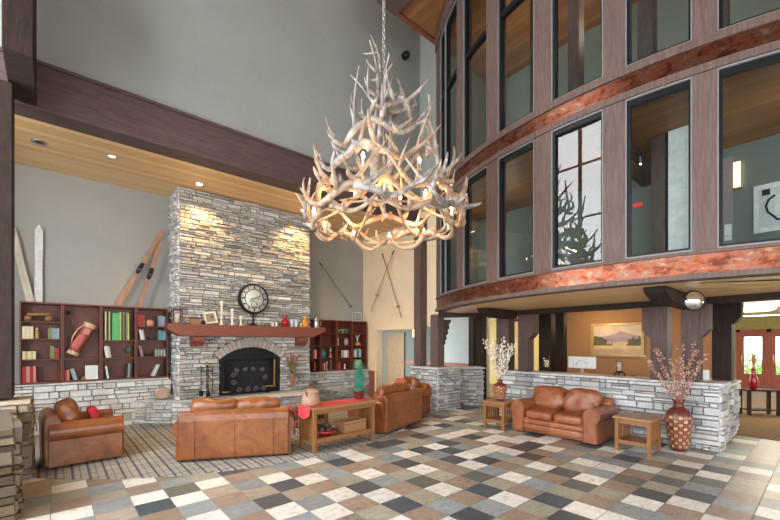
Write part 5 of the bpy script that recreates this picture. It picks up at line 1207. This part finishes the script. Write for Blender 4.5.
# ------------------------------------------------------------------ light fittings
def spot(loc, energy, size=100, blend=.6, color=(1, .78, .5), rot=(0, 0, 0), rad=.05):
    l = bpy.data.lights.new('spot', 'SPOT'); l.energy = energy; l.spot_size = R(size); l.spot_blend = blend; l.color = color; l.shadow_soft_size = rad
    o = bpy.data.objects.new('spot', l); COL.objects.link(o); o.location = loc; o.rotation_euler = rot; return o
def point(loc, energy, color=(1, .78, .5), rad=.08):
    l = bpy.data.lights.new('point', 'POINT'); l.energy = energy; l.color = color; l.shadow_soft_size = rad
    o = bpy.data.objects.new('point', l); COL.objects.link(o); o.location = loc; return o
def downlight(loc, label, lens='lens', r=.075, grp='recessed downlights'):
    t = thing('downlight', loc, 0, label, 'downlight', grp)
    mb().lathe([(r * .82, -.004), (r * 1.25, -.012), (r * 1.3, -.002), (r * .82, -.001)], 20, None, (0, 0, 0), False).build('rim', M['steel'], t); mb().lathe([(0, -.006), (r * .8, -.006), (r * .8, -.003), (0, -.003)], 18).build('lens', M[lens] if lens else M['navy'], t); return t
downlight((-.19, 8.9, 5.178), 'unlit downlight in the honey board soffit nearest the dark post', None, .09); downlight((.80, 8.7, 5.178), 'dim downlight in the soffit between the dark post and chimney', 'dim' if 'dim' in M else 'sconce', .07)
downlight((2.36, 8.98, 5.178), 'bright downlight above the bookcase side of the chimney'); downlight((4.85, 8.98, 5.178), 'bright downlight above the corner bookcase side of the chimney')
spot((2.45, 8.96, 5.14), 190, 110, .6, (1, .64, .22)); spot((4.82, 8.96, 5.14), 235, 110, .6, (1, .64, .22))
downlight((10.6, 4.25, 2.658), 'bright downlight in the reception ceiling near the painting', 'lens2', .08)
point((10.6, 4.2, 2.35), 20, (1, .74, .42)); point((9.6, 2.2, 2.3), 14, (1, .76, .46)); point((12.8, 6.5, 2.2), 65, (1, .80, .42), .15); point((12.8, 3.6, 2.2), 50, (1, .75, .4), .15)
point((8.6, 9.6, 2.45), .8, (1, .88, .7), .12); point((9.6, 7.9, 2.45), 4.5, (1, .9, .75), .12)
t = thing('wall_sconce', (10.47, 10.62, 2.12), R(-90), 'lit glass sconce on the hallway wall seen through the doorway', 'sconce')
mb().lathe([(.05, -.13), (.06, -.10), (.06, .12), (.05, .14)], 14).build('shade', M['sconce'], t); mb().cbox((0, .02, -.14), (.10, .04, .03)).build('bracket', M['brass'], t)
t = thing('ceiling_light', (15.2, 1.5, 2.742), 0, 'shallow round white ceiling light in the lobby', 'ceiling light')
mb().lathe([(.45, -.002), (.46, -.03), (.36, -.08), (0, -.10)], 28).build('shade', emit('lobby lamp glass', (1, .93, .8), 2.0), t)
point((14.0, 1.0, 2.3), 110, (1, .9, .7), .2); point((12, -2, 2.3), 90, (1, .86, .62), .2)
t = thing('track_spot', (7.3, 2.12, 4.915), 0, 'small lit spotlight on the corridor ceiling behind the glass', 'spotlight')
mb().tube([(0, 0, 0), (0, 0, -.10)], .015, 6).build('stem', M['white'], t); mb().lathe([(.03, .0), (.035, -.06), (.055, -.13), (.04, -.128), (0, -.10)], 14, None, (0, 0, -.09)).build('head', M['white'], t); mb().lathe([(0, -.215), (.045, -.214), (.045, -.21), (0, -.209)], 12).build('lens', M['lens2'], t)
t = thing('emergency_light', (8.28, 2.42, 4.35), R(-90), 'small red lit box on the corridor wall behind the glass', 'sign'); mb().cbox((0, 0, 0), (.15, .03, .07)).build('housing', emit('red lamp', (.8, .04, .05), .5), t)
t = thing('corridor_sconce', (8.27, 1.02, 4.45), R(-90), 'narrow glowing sconce on the corridor wall beside the poster', 'sconce'); mb().cbox((0, 0, 0), (.08, .05, .40)).build('shade', M['sconce'], t); mb().cbox((0, .0, -.22), (.1, .05, .03)).build('bracket', M['brass'], t)
for x, y, e in ((7.1, .2, 5), (7.0, 2.5, 4), (7.1, 4.4, 4), (7.6, 5.6, 2.5)): point((x, y, 4.5), e, (1, .82, .58), .15)
for x, y, e in ((7.6, .5, 22), (7.5, 2.6, 22), (7.6, 4.6, 16)): point((x, y, 7.6), e, (1, .84, .62), .2)

# ------------------------------------------------------------------ chandelier
CHX, CHY = 3.54, 4.20
ch = thing('antler_chandelier', (CHX, CHY, 0), 0, 'huge tiered antler chandelier with glowing bulbs hanging on a chain', 'chandelier')
def smooth_path(P, k=4):
    out = []; n = len(P)
    for i in range(n - 1):
        p0, p1, p2, p3 = P[max(0, i - 1)], P[i], P[i + 1], P[min(n - 1, i + 2)]
        for q in range(k):
            t = q / k; out.append(.5 * ((2 * p1) + (p2 - p0) * t + (2 * p0 - 5 * p1 + 4 * p2 - p3) * t * t + (3 * p1 - p0 - 3 * p2 + p3) * t ** 3))
    out.append(P[-1]); return out
def antler(beam, tines, r0, mat, rnd):
    m = mb(); P = smooth_path(beam, 4); n = len(P)
    rad = [r0 * (1.3 if i == 0 else 1.05) * (1 - .80 * (i / (n - 1)) ** 2.2) for i in range(n)]; m.tube(P, rad, 8)
    octa(m, P[0], r0 * 1.6)
    for f, d, L in tines:
        i = int(f * (n - 1)); p = P[i]; d = d.normalized(); inw = Vector((-p.x, -p.y, 0)); inw = inw.normalized() if inw.length > .05 else Vector(); bend = Vector((rnd.uniform(-.5, .5), rnd.uniform(-.5, .5), rnd.uniform(.2, .9))) + inw * rnd.uniform(-.2, .75); Q = []
        for q in range(8): g = q / 7; Q.append(p + d * L * g * (1 - .25 * g) + bend * L * .55 * g * g)
        r = rad[i] * .80; m.tube(Q, [r * (1 - .80 * (q / 7) ** 2.4) + .001 for q in range(8)], 7)
    return m.build('antler', M[mat], ch)
def ring_antler(phi, dirn, Rr, z, span, r0, rnd, rise=.3, flare=.22, up=1.0, mat='bone', tl=.30, fr=(.10, .32, .54, .76)):
    B = []; N = 8
    for i in range(N):
        t = i / (N - 1); a = phi + dirn * span * (t - .5); r = Rr * (1 + .06 * math.sin(PI * t)) + flare * max(0, t - .5) ** 1.5 * 2.4 + rnd.uniform(-.03, .03); zz = z + .09 * math.sin(2 * PI * t + 1) + rise * max(0, t - .5) ** 1.6 * 2.4 + rnd.uniform(-.02, .02)
        B.append(Vector((r * math.cos(a), r * math.sin(a), zz)))
    T = []
    for f in fr:
        a = phi + dirn * span * (f - .5); rad_ = Vector((math.cos(a), math.sin(a), 0)); tan = Vector((-math.sin(a), math.cos(a), 0)) * dirn
        d = rad_ * rnd.uniform(-.1, 1.0) + Vector((0, 0, up * rnd.uniform(-.25, .8))) + tan * rnd.uniform(-.3, .9); T.append((f, d, tl * rnd.uniform(.55, 1.15)))
    antler(B, T, r0, mat, rnd)
rnd = random.Random(33)
for k in range(8): ring_antler(2 * PI * k / 8 + .1, 1 if k % 2 else -1, 1.02, 3.53, 1.15, .046, rnd, .30, .14, 1.0, 'bone' if k % 3 == 1 else 'bonegrey', .38)
for k in range(8): ring_antler(2 * PI * k / 8 + .4, -1 if k % 2 else 1, .93, 3.41, 1.0, .040, rnd, .10, .04, .3, 'bone', .20, (.2, .5, .8))
for k in range(6): ring_antler(2 * PI * k / 6 + .3, 1 if k % 2 else -1, .88, 3.76, 1.2, .042, rnd, .36, .16, 1.0, 'bone', .38)
for k in range(6): ring_antler(2 * PI * k / 6, -1 if k % 2 else 1, .78, 4.10, 1.25, .043, rnd, .36, .22, 1.0, 'bonegrey' if k % 2 else 'bone', .40)
for k in range(5): ring_antler(2 * PI * k / 5 + .5, 1 if k % 2 else -1, .58, 4.50, 1.5, .040, rnd, .44, .26, 1.0, 'bonegrey', .40)
for k in range(4): ring_antler(2 * PI * k / 4 + .9, 1 if k % 2 else -1, .36, 4.95, 1.9, .036, rnd, .40, .24, 1.0, 'bonegrey', .40)
for k in range(6):
    a = 2 * PI * k / 6 + .2; B = [Vector((.08 * math.cos(a), .08 * math.sin(a), 4.15)), Vector((.3 * math.cos(a + .1), .3 * math.sin(a + .1), 3.92)), Vector((.62 * math.cos(a + .15), .62 * math.sin(a + .15), 3.64)), Vector((.98 * math.cos(a + .1), .98 * math.sin(a + .1), 3.47))]
    antler(B, [(.3, Vector((math.cos(a + 1), math.sin(a + 1), .6)), .30), (.6, Vector((math.cos(a - 1), math.sin(a - 1), .6)), .28)], .034, 'bone', rnd)
for k in range(5):
    a = 2 * PI * k / 5 + .7; tw = 1.1; B = []; top = (6.25, 5.95, 5.70, 5.55, 5.85)[k]
    for i in range(8): t = i / 7; b_ = a + tw * t; r = .13 * (1 - t) + .045 + (.20 * max(0, t - .8) * 5 * (1 if k != 3 else .4)); B.append(Vector((r * math.cos(b_), r * math.sin(b_), 4.15 + (top - 4.15) * t)))
    T = [(f, Vector((math.cos(a + tw * f + .3), math.sin(a + tw * f + .3), rnd.uniform(.0, .4))), rnd.uniform(.34, .5)) for f in ((.42, .62, .8) if k % 2 else (.5, .68, .86))]
    antler(B, T, .042, 'bonegrey', rnd)
m = mb(); m.tube([(0, 0, 3.6), (0, 0, 5.62)], .014, 8); m.build('stem', M['bonegrey'], ch)
mb().tube([(.98 * math.cos(R(a)), .98 * math.sin(R(a)), 3.42) for a in range(0, 361, 10)], .012, 6, False).build('ring', M['bone'], ch)
m = mb(); z = 5.60; i = 0
while z < 10.9:
    pts = []
    for q in range(13):
        a = 2 * PI * q / 12; x = .022 * math.cos(a); y = .036 * math.sin(a) ; p = Vector((x, 0, y)) if i % 2 == 0 else Vector((0, x, y)); pts.append(p + Vector((0, 0, z)))
    m.tube(pts, .0075, 5, False); z += .056; i += 1
m.build('chain', M['steel'], ch)
m = mb(); m.lathe([(.12, 10.99), (.11, 10.93), (.03, 10.88), (0, 10.87)], 18); m.build('canopy', M['black'], ch)
def bulb(r, a, z):
    x, y = r * math.cos(a), r * math.sin(a)
    s = mb().lathe([(.022, -.09), (.028, -.08), (.018, -.07), (.018, -.005), (0, -.004)], 10, None, (x, y, z)).build('candle_socket', M['ivory'], ch)
    mb().lathe([(.012, 0), (.022, .022), (.02, .045), (.008, .075), (0, .085)], 10, None, (x, y, z)).build('bulb', M['warm'], s)
for k in range(10): bulb(.98, 2 * PI * k / 10 + .15, 3.52)
for k in range(6): bulb(.72, 2 * PI * k / 6 + .5, 4.05)
for k in range(5): a = 2 * PI * k / 5 + .3; point((CHX + .8 * math.cos(a), CHY + .8 * math.sin(a), 3.66), 11, (1, .58, .25), .05)
point((CHX, CHY, 3.95), 12, (1, .58, .25), .08)

# ------------------------------------------------------------------ outside shrubs
for k, (x, y, h) in enumerate(((24, 2.6, 1.3), (25, 1.2, 1.1), (24.5, -.4, 1.4))):
    m = mb(); rnd = random.Random(k); m.smooth = False
    for i in range(700):
        v = Vector((rnd.gauss(0, 1), rnd.gauss(0, 1), rnd.gauss(0, 1))).normalized() * rnd.uniform(.75, 1); p = Vector((v.x * .8, v.y * .8, h * .5 + v.z * h * .5)); u = v.orthogonal().normalized() * .06; w_ = v.cross(u).normalized() * .05
        m.cur = rnd.choice([(.16, .33, .08), (.24, .42, .12), (.12, .25, .06)]); m.add([p - u, p + w_, p + u, p - w_], [(0, 1, 2, 3)])
    m.cur = None; t = thing('garden_shrub', (x, y, -.02), 0, ['leafy green shrub outside the entrance door behind the red vase', 'low green shrub outside between the entrance doors', 'tall green shrub outside beyond the entrance doors'][k], 'shrub'); m.build('foliage', M['foliage'], t)
    mb().tube([(0, 0, 0), (0, 0, h * .6)], .04, 6).build('stem', M['twig'], t)
# daylight portals in the window openings
def portal(loc, rot, sx, sy):
    l = bpy.data.lights.new('portal', 'AREA'); l.shape = 'RECTANGLE'; l.size = sx; l.size_y = sy; l.cycles.is_portal = True
    o = bpy.data.objects.new('portal', l); COL.objects.link(o); o.location = loc; o.rotation_euler = rot
for a, b, c, d in wl: portal((-2.33, (a + b) / 2, (c + d) / 2), (0, R(-90), 0), d - c, b - a)
for a, b, c, d in wr: portal(((a + b) / 2, -8.22, (c + d) / 2), (R(90), 0, 0), b - a, d - c)
portal((19.7, .6, 1.1), (0, R(90), 0), 2.1, 3.6)
